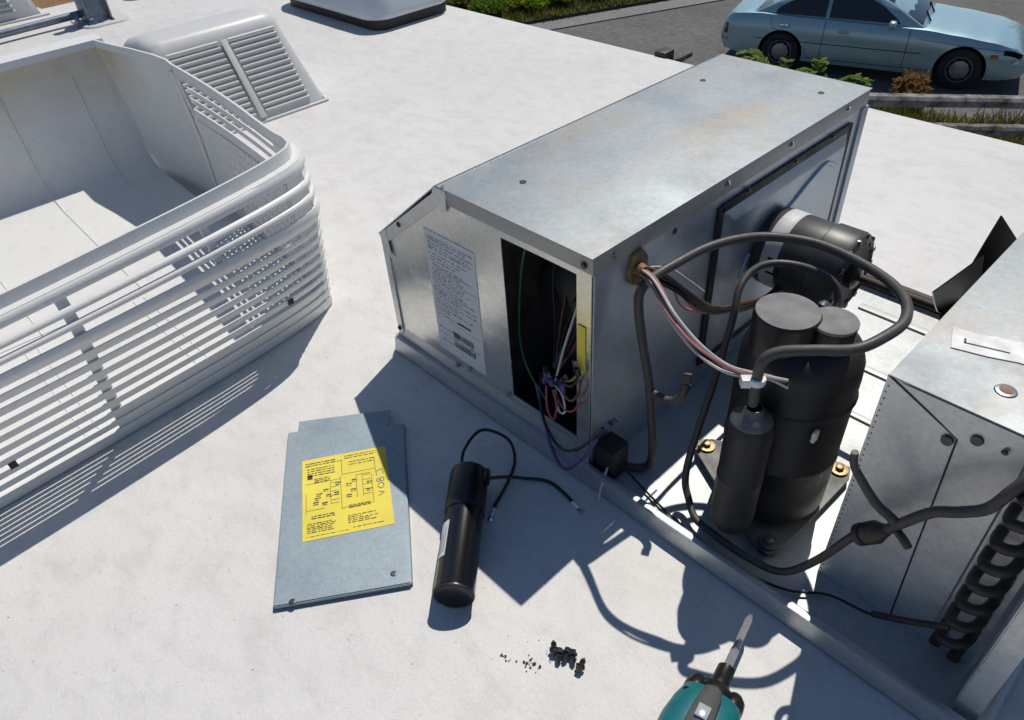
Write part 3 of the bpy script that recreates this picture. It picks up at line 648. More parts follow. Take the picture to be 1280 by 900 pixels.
# mounting angle at the outer coil edge
mm = MB(); mm.box(.881, .8822, .012, .075, .006, QH - .002); mm.box(.8824, .903, .011, .0122, .006, QH - .002); mm.build('mounting_angle', 'galv_old', ac, bevel=.0004)

# ================================================================ SHROUD (upside down, opening up)
sh = empty('air_conditioner_shroud', (-.6, -.36, 0), 'large white louvered plastic shroud lying upside down with its opening upward', 'plastic shroud')
YC = -.400; HW = .400
def lerp(a, b, t): return a + (b - a) * t
def interp(tab, z):
    for (z0, v0), (z1, v1) in zip(tab, tab[1:]):
        if z <= z1: return lerp(v0, v1, (z - z0) / (z1 - z0))
    return tab[-1][1]
DZ = [(-.01, .006), (0, .006), (.02, 0), (.10, -.021), (.20, -.048), (.225, -.055), (.26, -.047), (.29, -.034), (.34, -.027)]
def shroud_path():
    # from the right (y max) wall crease, round the front, to the left wall crease: one smooth curve
    n_ = 5.5; A = .105; cx0 = -.240; pts = []
    raw = [(-.70, .040), (-.62, .036), (-.54, .031), (-.46, .024), (-.38, .016), (-.31, .007)]
    for k in range(0, 37):
        th = PI / 2 - PI * k / 36; c_, s_ = math.cos(th), math.sin(th)
        raw.append((cx0 + A * abs(c_) ** (2 / n_) - .010 * abs(s_) ** (4 / n_) * abs(c_) ** .4 - .07 * HW * math.copysign(abs(s_) ** (2 / n_), s_) * abs(c_) ** .3, YC + HW * math.copysign(abs(s_) ** (2 / n_), s_)))
    raw += [(x, 2 * YC - y) for x, y in reversed(raw[:6])]
    dense = spline([(x, y, 0) for x, y in raw], 8)
    ln = [0]
    for p, q in zip(dense, dense[1:]): ln.append(ln[-1] + (q - p).length)
    n = 92; j = 0
    for k in range(n):
        t = ln[-1] * k / (n - 1)
        while j < len(ln) - 2 and ln[j + 1] < t: j += 1
        f = (t - ln[j]) / max(1e-9, ln[j + 1] - ln[j]); p = dense[j].lerp(dense[j + 1], min(1, f)); pts.append((p.x, p.y))
    return pts
def yawed(x, y):   # slight turn of the whole shroud on the roof
    a = R(2.6); dx, dy = x + .17, y
    return (-.17 + dx * math.cos(a) + dy * math.sin(a) * 1.0, dx * -math.sin(a) + dy * math.cos(a)) if False else (x, y)
PATH = shroud_path()
def path_normals(P):
    out = []
    for i in range(len(P)):
        a = P[max(i - 1, 0)]; b = P[min(i + 1, len(P) - 1)]; t = Vector((b[0] - a[0], b[1] - a[1])).normalized(); out.append(Vector((-t.y, t.x)))
    return out
NRM = path_normals(PATH)
def spt(i, z, off=0.0, P=None, NN=None):
    x, y = (P or PATH)[i]; n = (NN or NRM)[i]
    nx = max(0, n.x); x2 = x - interp(DZ, z) * nx + n.x * off; y2 = y + n.y * off
    x2, y2 = yawed(x2, y2); zz = z
    if z > .2: zz = z + (z - .2) * .42 * y2
    return Vector((x2, y2, zz))
def wall_strip(name, z0, z1, i0, i1, th, off=0.0, mat='shroud_plastic', parent=sh, nz=2, round_=0.0, bulge=0.0):
    rows = []
    for i in range(i0, i1):
        sec = []
        for k in range(nz + 1):
            t = k / nz; b = bulge * math.sin(PI * t); sec.append(spt(i, lerp(z0, z1, t), off + b))
        for k in range(nz, -1, -1): sec.append(spt(i, lerp(z0, z1, k / nz), off - th))
        rows.append(sec)
    mm = MB(); mm.sweep(rows); return mm.build(name, mat, parent, sharp=50)
NP = len(PATH)
lower0, pitch = .022, .0210
wall_strip('bottom_skirt', 0.001, lower0 + .001, 0, NP, .004, nz=3, bulge=.001)
slz = []
for k in range(8): slz.append((lower0 + .0102 + k * pitch, lower0 + .0102 + k * pitch + .0116))
for z0, z1 in slz: wall_strip('slat', z0, z1, 0, NP, .0022, nz=3, bulge=.0012)
bz0 = lower0 + .0108 + 8 * pitch
wall_strip('waist_band', bz0, bz0 + .026, 0, NP, .003, nz=4, bulge=.004)
us = [(bz0 + .028 + .0100, bz0 + .028 + .0205), (bz0 + .028 + .0310, bz0 + .028 + .0415)]
for z0, z1 in us: wall_strip('slat', z0, z1, 0, NP, .002, nz=4, bulge=.003)
ut = us[-1][1] + .0125
wall_strip('rim_band', ut, ut + .017, 0, NP, .004, nz=4, bulge=.004)
# upright rim lip, set in
wall_strip('rim_lip', ut + .0172, ut + .036, 0, NP, .004, off=-.013, nz=2)
wall_strip('rim_step', ut + .0140, ut + .0172, 0, NP, .018, off=0.0005, nz=1)
RIMZ = ut + .036
# posts, closed corners and ribs behind the slats
def post(i, w, z0, z1, off, name='post', d=.006):
    secs = []
    n = 10
    for k in range(n + 1):
        z = lerp(z0, z1, k / n); p = spt(i, z, off); q = spt(i, z, off - d)
        x, y = PATH[min(i + 1, NP - 1)]; xb, yb = PATH[max(i - 1, 0)]; t = Vector((x - xb, y - yb, 0)).normalized()
        secs.append([p - t * w / 2, p + t * w / 2, q + t * w / 2, q - t * w / 2])
    mm = MB(); mm.sweep(secs); return mm.build(name, 'shroud_plastic', sh, sharp=50)
ci = min(range(NP), key=lambda i: abs(PATH[i][1] - (-.405)) + (0 if PATH[i][0] > -.2 else 9))
post(ci, .015, .012, ut + .004, -.0034, d=.003)
kc = [i for i in range(NP) if abs(NRM[i].y) > .30 and PATH[i][0] > -.295]
for sel in ([i for i in kc if PATH[i][1] > YC], [i for i in kc if PATH[i][1] < YC]):
    wall_strip('closed_corner', .012, ut + .004, sel[0], sel[-1] + 1, .0025, off=-.0010, nz=12)
# the two lowest slots are closed on the right of the post; short posts in the upper slots
cl0 = next(i for i in range(NP) if NRM[i].x > .25)
wall_strip('closed_skirt', lower0 - .002, lower0 + .0108 + pitch + .004, cl0, ci + 1, .0016, off=-.0026, nz=4)
for yq_ in (-.20, -.62):
    post(min(range(NP), key=lambda i: abs(PATH[i][1] - yq_) + (0 if PATH[i][0] > -.24 else 9)), .012, bz0 + .02, ut + .004, -.0052, d=.003)
for sel in ([i for i in range(NP) if PATH[i][0] < -.57 and PATH[i][1] > YC], [i for i in range(NP) if PATH[i][0] < -.57 and PATH[i][1] < YC]):
    wall_strip('closed_side', .012, bz0 + .004, sel[0], sel[-1] + 1, .0016, off=-.0030, nz=4)
# slim ribs along the end walls, interpolated between path points
def rib_at(xw, side_):
    i = 0
    while PATH[i + 1][0] < xw: i += 1
    t = (xw - PATH[i][0]) / (PATH[i + 1][0] - PATH[i][0])
    idx = (i, i + 1) if side_ > 0 else (NP - 1 - i, NP - 2 - i)
    secs = []
    for k in range(9):
        z = lerp(.012, bz0 + .006, k / 8)
        p = spt(idx[0], z, -.0034).lerp(spt(idx[1], z, -.0034), t); q = spt(idx[0], z, -.0060).lerp(spt(idx[1], z, -.0060), t)
        tt = (spt(idx[1], z) - spt(idx[0], z)); tt.z = 0; tt.normalize()
        secs.append([p - tt * .0035, p + tt * .0035, q + tt * .0035, q - tt * .0035])
    mm = MB(); mm.sweep(secs); mm.build('rib', 'shroud_plastic', sh, sharp=50)
for k in range(22):
    for s_ in (1, -1): rib_at(-.57 + k * .0135, s_)
# plain end walls, sloping back wall, floor
BACK = [(-.70, .040), (-.74, .046), (-.80, .042), (-.88, .030), (-.96, .014), (-1.02, .004)]
for s_ in (1, -1):
    rows = []
    for (x, y) in BACK:
        yy = y if s_ > 0 else 2 * YC - y
        xq, yq = yawed(x, yy); inn = -.0045 * s_; tilt = .25 * .064
        sec = []
        for z in (.0015, .08, .16, .22, .26, .30, RIMZ - .001):
            kx = 0.02 * (1 - z / .3); sec.append(Vector((xq, yq - s_ * .013 * max(0, min(1, (z - .18) / .12)), z + (max(0, z - .2)) * .42 * yq)))
        sec2 = [p + Vector((0, inn, 0)) for p in reversed(sec)]
        rows.append(sec + sec2)
    mm = MB(); mm.sweep(rows); mm.build('end_wall', 'shroud_plastic', sh, sharp=40)
    # crease bead where the plain wall meets the louvers
    mm = MB(); xq, yq = yawed(-.705, .040 if s_ > 0 else 2 * YC - .040)
    mm.tube([(xq, yq - s_ * .007, .02), (xq, yq - s_ * .0075, .15), (xq, yq - s_ * .014, .25), (xq, yq - s_ * .0195, RIMZ - .012)], .0035, 8, 3); mm.build('crease_bead', 'shroud_plastic', sh)
bw = [(-1.020, RIMZ - .003), (-1.016, .26), (-1.010, .19), (-1.002, .12), (-.992, .070), (-.968, .042), (-.91, .029), (-.80, .022), (-.66, .014), (-.50, .0085)]
ys = [(2 * YC - .002) + k * (.004 - 2 * YC) / 8 for k in range(9)]
rows = []
for (x, z) in bw:
    xs_ = []
    wid = 0 if x < -1.1 else .02
    for yv in ys:
        yy = YC + (yv - YC) * (1 + .0 * wid); xq, yq = yawed(x, yy); xs_.append(Vector((xq, yq, z + max(0, z - .2) * .42 * yq)))
    rows.append(xs_ + [p + Vector((-.003, 0, -.004)) for p in reversed(xs_)])
mm = MB(); mm.sweep(rows); mm.build('back_wall', 'shroud_plastic', sh, sharp=50)
for yv in (-.085, -.235, -.42, -.60):     # moulded ribs down the back wall
    mm = MB(); mm.sweep([[(*yawed(x + .0008, yv - .0016), z + .0004), (*yawed(x + .0030, yv), z + .0018), (*yawed(x + .0008, yv + .0016), z + .0004)] for x, z in bw[1:]], close_sec=True); mm.build('moulded_rib', 'shroud_plastic', sh)
xq0 = -1.02
mm = MB(); mm.sweep([[(*yawed(xq0 + .004, yv), RIMZ), (*yawed(xq0 - .045, yv), RIMZ + .002), (*yawed(xq0 - .047, yv), RIMZ - .020), (*yawed(xq0 - .044, yv), RIMZ - .020), (*yawed(xq0 - .041, yv), RIMZ - .002), (*yawed(xq0 + .0, yv), RIMZ - .004), (*yawed(xq0 + .001, yv), RIMZ - .014), (*yawed(xq0 + .006, yv), RIMZ - .014)] for yv in (2 * YC - .006, .006)]); mm.build('rear_flange', 'shroud_plastic', sh)
# floor: inside outline, up to the ramp of the back wall
fl = [spt(i, .02, -.004) for i in range(NP)]; fl = [Vector((p.x, p.y, .0072)) for p in fl]
mm = MB(); mm.prism(fl, (0, 0, -.004), (0, 0, 0)); mm.build('floor_panel', 'shroud_plastic', sh, smooth=False)
for yv in (-.245, -.265, -.44, -.46): # moulded lines along the floor panel
    mm = MB(); mm.box(-.48, -.18, yv, yv + .0016, .0074, .0084); mm.build('moulded_rib', 'shroud_plastic', sh)
for (yy_, zz_) in ((-.555, .070), (-.105, .080)):
    i = min(range(NP), key=lambda i: abs(PATH[i][1] - yy_) + (0 if PATH[i][0] > -.2 else 9)); p = spt(i, zz_, .0022)
    mm = MB(); mm.box(p.x - .001, p.x + .0015, p.y - .005, p.y + .005, p.z - .0045, p.z + .0045); mm.build('screw_hole', 'tar_and_shade', sh)

# ================================================================ COVER PANEL WITH YELLOW LABEL
cp = empty('cover_panel', (.2, -.25, 0), 'loose flat galvanized access cover with a yellow wiring label', 'metal panel')
# corners (counter-clockwise), cut notches at the far corners
pl = [(.285, -.406), (.376, -.274), (.350, -.2555), (.155, -.116), (.139, -.134), (.117, -.109), (.035, -.220), (.058, -.2365), (.049, -.244)]
pl = [(.285, -.406), (.376, -.274), (.154, -.115), (.141, -.134), (.117, -.1095), (.036, -.220), (.053, -.2325), (.0455, -.2435)]
mm = MB(); mm.prism([(x, y, .0072) for x, y in pl], (0, 0, 0), (0, 0, .0014)); sheet = mm.build('sheet', 'galv_cover', cp, smooth=False, bevel=.0003)
# turned-down edges
def edge_flange(a, b, h):
    a = Vector((*a, .0072)); b = Vector((*b, .0072)); d = (b - a).normalized(); n = Vector((d.y, -d.x, 0))
    mm = MB(); mm.sweep([[p, p + n * .0012, p + n * .0022 + Vector((0, 0, -h)), p + n * .001 + Vector((0, 0, -h))] for p in (a, b)]); mm.build('folded_edge', 'galv_cover', cp, smooth=False)
edge_flange((.0455, -.2435), (.285, -.406), .0068); edge_flange((.376, -.274), (.154, -.115), .0068)
edge_flange((.285, -.406), (.376, -.274), .0022)
eu = (Vector((.376, -.274, 0)) - Vector((.285, -.406, 0))).normalized(); ev = Vector((-eu.y, eu.x, 0))
for p in ((.296, -.388), (.352, -.281)):
    mm = MB(); mm.lathe([(.0042, 0), (.0036, .0004), (.0024, .0004)], frame((p[0], p[1], .0087), (0, 0, 1)), 12); mm.build('screw_hole', 'steel_dark', cp)
# yellow label
yo = Vector((.231, -.334, .0087)); yu = (Vector((.293, -.235, 0)) - Vector((.231, -.334, 0))); ylw = yu.length; yu.normalize(); yv = (Vector((.110, -.260, 0)) - Vector((.231, -.334, 0))); ylh = yv.length; yv.normalize()
mm = MB(); mm.prism(rectpoly(yo, yu, yv, 0, ylw, 0, ylh), (0, 0, 0), (0, 0, .0004)); yl = mm.build('wiring_label', 'paper_yellow', cp, smooth=False)
tag(yl, 'yellow wiring diagram label with small dark print')
rc = []
def words(u0, u1, v, h):
    x = u0
    while x < u1:
        w = random.uniform(.002, .008); rc.append((x, min(x + w, u1), v + random.uniform(-.0003, .0003), v + h)); x += w + random.uniform(.0008, .002)
W_, H_ = ylw, ylh
for v in (.935, .905): words(W_ * .04, W_ * random.uniform(.35, .5), H_ * v, .0016); 
for v in (.955, .925): words(W_ * .5, W_ * .88, H_ * v, .0012)
for v in (.86, .83, .80, .77): words(W_ * .06, W_ * random.uniform(.35, .45), H_ * v, .0014)
for v in (.865, .83): words(W_ * .55, W_ * .85, H_ * v, .0013)
rc += [(W_ * .06, W_ * .12, H_ * .73, H_ * .79)]
for v in (.70, .68, .72): words(W_ * .14, W_ * .32, H_ * v, .0012)
t_ = .0006
def hl(u0, u1, v): rc.append((W_ * u0, W_ * u1, H_ * v, H_ * v + t_))
def vl(u, v0, v1): rc.append((W_ * u, W_ * u + t_, H_ * v0, H_ * v1))
vl(.44, .28, .70); vl(.46, .72, .90); vl(.04, .30, .55); vl(.32, .38, .66); vl(.62, .40, .68); vl(.69, .40, .68); vl(.80, .30, .66); vl(.85, .68, .88)
hl(.04, .44, .67); hl(.46, .85, .72); hl(.44, .80, .30); hl(.32, .42, .38); hl(.62, .80, .68); hl(.05, .25, .34)
for k in range(5): hl(.33, .42, .42 + .055 * k); hl(.70, .79, .42 + .06 * k)
for (u, v) in ((.16, .52), (.24, .56), (.12, .42), (.22, .40), (.50, .58), (.55, .50), (.50, .44), (.57, .62), (.36, .50), (.74, .56), (.38, .62), (.73, .47), (.14, .47), (.27, .49)):
    words(W_ * u, W_ * (u + .07), H_ * v, .0020); words(W_ * u, W_ * (u + .06), H_ * v - .003, .0012)
for v in (.26, .235): words(W_ * .10, W_ * .36, H_ * v, .0017)
for v in (.31, .285): words(W_ * .52, W_ * .76, H_ * v, .0015)
for v in (.18, .16, .14, .12, .10, .08): words(W_ * .05, W_ * random.uniform(.25, .42), H_ * v, .0011)
for v in (.19, .17, .15, .13, .11): words(W_ * .5, W_ * random.uniform(.62, .92), H_ * v, .0011)
words(W_ * .04, W_ * .5, H_ * .035, .0008); words(W_ * .55, W_ * .9, H_ * .05, .0010)
mm = MB(); print_quads(mm, yo + Vector((0, 0, .0004)), yu, yv, rc, (0, 0, 1), .00025); mm.build('printed_diagram', 'ink', yl, smooth=False)
# hand-written figures along the right side, thin pen strokes
pen = MB()
def stroke(pts):
    for (a, b), (c, d_) in zip(pts, pts[1:]):
        p = yo + yu * (W_ * a) + yv * (H_ * b); q = yo + yu * (W_ * c) + yv * (H_ * d_); dd = (q - p).normalized(); nn = Vector((-dd.y, dd.x, 0)) * .00055; z = Vector((0, 0, .0008))
        pen.add([p - nn + z, q - nn + z, q + nn + z, p + nn + z], [(0, 1, 2, 3)])
stroke([(.86, .36), (.93, .40), (.87, .42)])
circ = lambda u, v, a, b: [(u + a * math.cos(t * .6), v + b * math.sin(t * .6)) for t in range(12)]
stroke(circ(.90, .49, .035, .035)); stroke(circ(.875, .56, .02, .022)); stroke(circ(.92, .565, .022, .026)); stroke([(.86, .62), (.86, .68), (.93, .70), (.94, .63)])
pen.build('pen_figures', 'ink_soft', yl, smooth=False)

# ================================================================ CAPACITOR
cap = empty('capacitor', (.37, -.19, 0), 'black cylindrical start capacitor lying on its side with two black leads', 'capacitor')
r_ = .0245; a = Vector((.437, -.256, r_ + .0012)); b = Vector((.311, -.120, r_ + .0012)); dd = (b - a); Lc = dd.length
M = frame(a, dd, (0, 0, 1))
mm = MB(); mm.lathe([(.0225, .0015), (.0235, .0), (r_, .0012), (r_, .0032), (.0242, .004), (.0242, Lc * .66)], M, 44); body = mm.build('can', 'cap_black', cap)
mm = MB(); mm.lathe([(.0252, Lc * .62), (.0256, Lc * .63), (.0256, Lc * .97), (.0245, Lc * .99), (.020, Lc)], M, 44); top_ = mm.build('plastic_cap', 'black_plastic', cap)
mm = MB(); mm.lathe([(.0226, -.0004), (.0238, -.0012), (.0246, .0004), (.0246, .0012)], M, 44); mm.build('crimped_rim', 'steel_dark', body)
mm = MB(); mm.lathe([(.0222, -.0002), (.0222, -.0009)], M, 40); mm.build('end_cap', 'cap_black', body)
mm = MB(); mm.lathe([(.006, 0), (.006, .020), (.0045, .022)], frame(M @ Vector((.010, .0235, Lc * .86)), dd), 14); mm.build('lead_outlet', 'black_plastic', top_)
mm = MB(); rows = []
for k in range(8):
    an = -R(34 + k * 7)       # angle round the can on its outer left side
    rows.append([M @ Vector((rr_ * math.cos(an), rr_ * math.sin(an), h)) for rr_, h in ((.02435, Lc * .22), (.02435, Lc * .50), (.0246, Lc * .50), (.0246, Lc * .22))])
mm.sweep(rows); cl = mm.build('paper_label', 'paper_white', body)
mm = MB()
for k in range(5):
    an = -R(40 + k * 9); a2 = an - R(3)
    mm.add([M @ Vector((.0248 * math.cos(q), .0248 * math.sin(q), h)) for q, h in ((an, Lc * .25), (an, Lc * random.uniform(.36, .47)), (a2, Lc * random.uniform(.36, .47)), (a2, Lc * .25))], [(0, 1, 2, 3)])
kind(mm.build('printed_text', 'ink_soft', cl, smooth=False), 'stuff')
tp = M @ Vector((.008, -.010, Lc * .985))
l1 = [tp, tp + Vector((-.018, .022, .010)), (.275, -.064, .040), (.300, -.040, .022), (.326, -.052, .008), (.345, -.085, .0035), (.360, -.120, .0035), (.366, -.130, .0035)]
wire(l1, .0023, 'wire_black', cap, 'lead')
tp2 = M @ Vector((.006, .026, Lc * .92))
wire([tp2, tp2 + Vector((.010, .025, -.010)), (.356, -.067, .006), (.383, -.046, .0035), (.415, -.046, .0032), (.434, -.050, .0032)], .0023, 'wire_black', cap, 'lead')
for p, d_ in (((.366, -.130, .0035), (.5, -.8, 0)), ((.434, -.050, .0032), (1, -.12, 0))):
    F = frame(p, d_, (0, 0, 1)); mm = MB(); mm.lathe([(.0024, -.003), (.0028, .002), (.0026, .009)], F, 8); tt = mm.build('crimp_terminal', 'nylon', cap)
    mm = MB(); mm.box(-.0008, .0008, -.0034, .0034, .0085, .018, F); mm.build('tab', 'chrome', tt, bevel=.0003)

# ================================================================ SCREWS ON THE ROOF
def loose_screw(p, yaw, label):
    d = Vector((math.cos(yaw), math.sin(yaw), -.10)).normalized(); F = frame((p[0], p[1], .0058), d, (0, 0, 1))
    e = empty('sheet_metal_screw', (p[0], p[1], 0), label, 'screw', 'loose screws on the roof')
    mm = MB(); mm.lathe([(.0034, -.0052), (.0042, -.0046), (.0044, -.0006), (.0058, -.0004), (.0058, .0008), (.0035, .001)], F, 6); mm.build('hex_head', 'steel_dark', e)
    prof = [(.0024, .001)]
    for k in range(4): prof += [(.0024, .0015 + k * .0018), (.0033, .0024 + k * .0018)]
    prof += [(.0024, .0090), (.0010, .0115)]
    mm = MB(); mm.lathe(prof, F, 10); mm.build('threaded_shank', 'steel_dark', e)
for p, a, lb in (((.556, -.2155), 2.4, 'small dark screw with its shank pointing out beside the scattered crumbs'),
                 ((.5625, -.2145), 5.4, 'small dark screw between the crumb-side screw and the touching pair'),
                 ((.5685, -.2080), 5.1, 'small dark screw of the touching pair, on the side of the tilted screw pile'),
                 ((.5745, -.2055), 5.5, 'small dark screw of the touching pair, next to the lone screw'),
                 ((.5895, -.2100), 1.9, 'lone small dark screw lying apart from the other screws')):
    loose_screw(p, a, lb)
mm = MB()
for k in range(46):
    if k < 16: cx_, cy_, s_ = random.gauss(.547, .006), random.gauss(-.241, .006), random.uniform(.0006, .0018)
    elif k < 26: cx_, cy_, s_ = random.gauss(.524, .004), random.gauss(-.255, .003), random.uniform(.0005, .0013)
    else: cx_, cy_, s_ = random.gauss(.55, .02), random.gauss(-.228, .016), random.uniform(.0003, .0007)
    F = Matrix.Translation((cx_, cy_, s_ * .5 + .0002)) @ Matrix.Rotation(random.uniform(0, 6), 4, 'Z')
    pts = [F @ Vector((s_ * random.uniform(.6, 1.5) * math.cos(q), s_ * random.uniform(.6, 1.4) * math.sin(q), 0)) for q in (0, 1.2, 2.4, 3.7, 5)]
    mm.prism(pts, (0, 0, -s_ * .4), (0, 0, s_ * .4))
o = mm.build('crumbs', 'crumb', None, smooth=False); kind(o, 'stuff'); tag(o, 'black flakes and crumbs of old sealant scattered on the roof')

# ================================================================ CORDLESS SCREWDRIVER
dr = empty('cordless_screwdriver', (.72, -.18, 0), 'teal and black cordless screwdriver with a long steel bit', 'screwdriver')
ta = Vector((.690, -.044, .030)); tb = Vector((.7205, -.178, .043)); dv = (tb - ta).normalized()
M = frame(ta, dv, (0, 0, 1))
mm = MB(); mm.lathe([(.0008, 0), (.0018, .003), (.0032, .008), (.0041, .011), (.0041, .052), (.0048, .054), (.0048, .090)], M, 6); mm.build('driver_bit', 'bit_steel', dr)
mm = MB(); mm.lathe([(.0065, .077), (.0088, .079), (.0092, .094), (.0100, .096), (.0104, .102), (.0165, .107), (.0185, .115), (.0185, .13)], M, 26); ck = mm.build('chuck', 'black_plastic', dr)
for s_ in (1, -1):
    mm = MB(); F = M @ Matrix.Translation((0, s_ * .0185, .112)); mm.lathe([(.006, -.010), (.0105, -.004), (.0115, .004), (.011, .022)], F, 18); mm.build('guard_lobe', 'black_plastic', dr)
mm = MB()
rows = []
for h, wx, wy in ((.119, .018, .025), (.122, .022, .029), (.138, .027, .033), (.16, .030, .036), (.19, .031, .036), (.23, .031, .036), (.25, .028, .034), (.256, .015, .02)):
    rows.append([M @ Vector((wx * math.copysign(abs(math.cos(q)) ** .75, math.cos(q)), wy * math.copysign(abs(math.sin(q)) ** .75, math.sin(q)), h)) for q in [2 * PI * k / 28 for k in range(28)]])
mm.sweep(rows); hb = mm.build('housing', 'teal_plastic', dr)
mm = MB(); rows = []
for h, w in ((.126, .009), (.136, .012), (.157, .014), (.19, .015), (.22, .014)):
    rows.append([M @ Vector((x_, y_, h)) for x_, y_ in ((.020, -w), (.0315 + (h - .11) * .03, -w * .8), (.0335 + (h - .11) * .03, 0), (.0315 + (h - .11) * .03, w * .8), (.020, w))])
mm.sweep(rows); mm.build('grip_panel', 'grip_rubber', hb)
mm = MB(); mm.lathe([(.004, 0), (.004, .0012), (.0025, .0015)], frame(M @ Vector((.0185, .0225, .1345)), (.2, -.4, .9)), 12); mm.build('housing_screw', 'black_plastic', hb)
mm = MB(); mm.box(.0325, .0375, -.006, .006, .150, .164, M); mm.build('light_window', 'lamp_clear', hb, bevel=.001)
mm = MB(); rows = []
for k in range(6):
    t = k / 5; c = M @ Vector((-.0, -.02 - t * .10, .215 + t * .02)); rows.append([c + Vector((0.019 * math.cos(q), 0, .019 * math.sin(q))) if False else c + (M.to_3x3() @ Vector((.018 * math.cos(q), 0, .021 * math.sin(q)))) for q in [2 * PI * j / 16 for j in range(16)]])
mm.sweep(rows); mm.build('handle', 'grip_rubber', dr)
mm = MB(); mm.box(-.027, .027, -.150, -.118, .19, .275, M); mm.build('battery', 'grip_rubber', dr, bevel=.005)

# ================================================================ OTHER ROOF FITTINGS
# louvered vent cover
vc = empty('vent_cover', (-1.2, .32, 0), 'grey-white wedge shaped vent cover with rows of louvers behind the big shroud', 'roof vent')
def wedge(y0, y1, xf0, xf1, h, depth, x_shift=0):
    # rounded wedge: sections along y
    return [(xf0, .0), (xf0 - .004, .012), (xf1, h - .025), (xf1 - .010, h - .006), (xf1 - .030, h + .002), (xf1 - .10, h + .004), (xf1 - depth * .6, h - .012), (xf1 - depth, h - .07), (xf1 - depth - .03, .0)]
vf0, vf1, vh = -1.085, -1.225, .222
sec0 = wedge(0, 0, vf0, vf1, vh, .30)
rows = []
for yv, ins in ((.150, .06), (.153, .03), (.160, .012), (.175, .002), (.20, 0), (.35, 0), (.49, 0), (.520, .002), (.535, .012), (.542, .03), (.545, .06)):
    sgn = 1 if yv > .35 else -1
    rows.append([Vector((x + (ins * .8 if x < -1.3 else -ins * .5 * (z > .1)), yv + sgn * (.006 - .03 * z), max(0.0005, z - (ins if z > .15 else 0)))) for x, z in sec0])
mm = MB(); mm.sweep(rows); hull = mm.build('hull', 'vent_plastic', vc, sharp=45)
fd = Vector((vf1 - vf0, 0, vh - .02)).normalized(); fn = Vector((fd.z, 0, -fd.x)); fl_ = math.hypot(vf1 - vf0, vh - .02)
F0 = Vector((vf0, 0, .0))
for (ya, yb) in ((.190, .342), (.364, .512)):
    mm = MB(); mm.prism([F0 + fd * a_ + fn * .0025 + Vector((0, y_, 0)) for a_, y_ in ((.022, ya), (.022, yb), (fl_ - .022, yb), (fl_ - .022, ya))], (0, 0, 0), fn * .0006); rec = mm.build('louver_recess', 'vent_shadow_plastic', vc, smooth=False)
    for k in range(14):
        a_ = .026 + k * (fl_ - .042) / 13; sh_ = 0
        mm = MB(); p = F0 + fd * a_ + fn * .003
        secs = []
        for y_ in (ya + .004, yb - .004 + sh_):
            q = p + Vector((0, y_, 0)); secs.append([q - fd * .0035, q - fd * .0035 + fn * .006 - fd * .0025, q - fd * .001 + fn * .008, q + fd * .005 + fn * .001])
        mm.sweep(secs); mm.build('louver', 'vent_plastic', vc, sharp=60)
mm = MB(); mm.prism([F0 + fd * a_ + fn * .002 + Vector((0, y_, 0)) for a_, y_ in ((.010, .344), (.010, .362), (fl_ - .015, .362), (fl_ - .015, .344))], (0, 0, 0), fn * .011); mm.build('centre_bar', 'vent_plastic', vc, bevel=.002)
mm = MB(); mm.box(vf0 - .49, vf0 + .008, .138, .558, .0004, .006); mm.build('base_flange', 'vent_plastic', vc, bevel=.002)

# roof hatch with raised lid
ht = empty('roof_hatch', (-1.85, 1.24, 0), 'smooth pale roof vent lid raised over a dark gap near the roof edge', 'roof hatch')
def rrect(x0, x1, y0, y1, r, n=5):
    out = []
    for cx_, cy_, a0 in ((x1 - r, y1 - r, 0), (x0 + r, y1 - r, 90), (x0 + r, y0 + r, 180), (x1 - r, y0 + r, 270)):
        for k in range(n + 1): a = R(a0 + 90 * k / n); out.append((cx_ + r * math.cos(a), cy_ + r * math.sin(a)))
    return out
mm = MB(); mm.sweep([[(x, y, z) for x, y in rrect(-2.14 + i, -1.50 - i, 1.045 + i, 1.385 - i, .05)] for i, z in ((.0, .0005), (.0, .05))]); mm.build('curb', 'tar_and_shade', ht)  # curb coloured black to hold the shade under the lid
mm = MB(); mm.sweep([[(x, y, z) for x, y in rrect(-2.16 + i, -1.485 - i, 1.025 + i, 1.39 - i, .08)] for i, z in ((.0, .038), (-.004, .044), (.0, .058), (.015, .11), (.04, .15), (.08, .175), (.14, .19))]); mm.build('lid', 'hatch_plastic', ht, sharp=60)
mm = MB(); mm.sweep([[(x, y, z) for x, y in rrect(-2.02 + i, -1.62 - i, 1.08 + i, 1.28 - i, .05)] for i, z in ((.0, .176), (.01, .20), (.03, .207))]); mm.build('lid_crown', 'hatch_plastic', ht, sharp=60)

# TV antenna bracket with folded mast
an = empty('antenna_bracket', (-2.55, .45, 0), 'grey metal antenna bracket with a folded mast lying on the roof', 'antenna')
mm = MB(); mm.sweep([[(x, y, z) for x, y in rrect(-2.72 + i, -2.49 - i, .37 + i, .56 - i, .05)] for i, z in ((0, .0005), (.003, .006), (.01, .007))]); mm.build('base_plate', 'vent_plastic', an)
for yy in (.405, .49):
    mm = MB(); mm.prism([(-2.55, yy, .006), (-2.65, yy, .006), (-2.63, yy, .15), (-2.59, yy, .17), (-2.55, yy, .15)], (0, 0, 0), (0, .008, 0)); mm.build('side_plate', 'antenna_grey', an, bevel=.002)
mm = MB(); mm.prism([(-2.57, .413, .02), (-2.57, .49, .02), (-2.59, .482, .16), (-2.59, .42, .16)], (0, 0, 0), (.006, 0, 0)); mm.build('front_plate', 'antenna_grey', an, bevel=.002)
mm = MB(); mm.tube([(-2.60, .45, .10), (-2.60, .45, .20), (-2.61, .455, .30)], .022, 14, 4); mm.build('lift_post', 'antenna_grey', an)
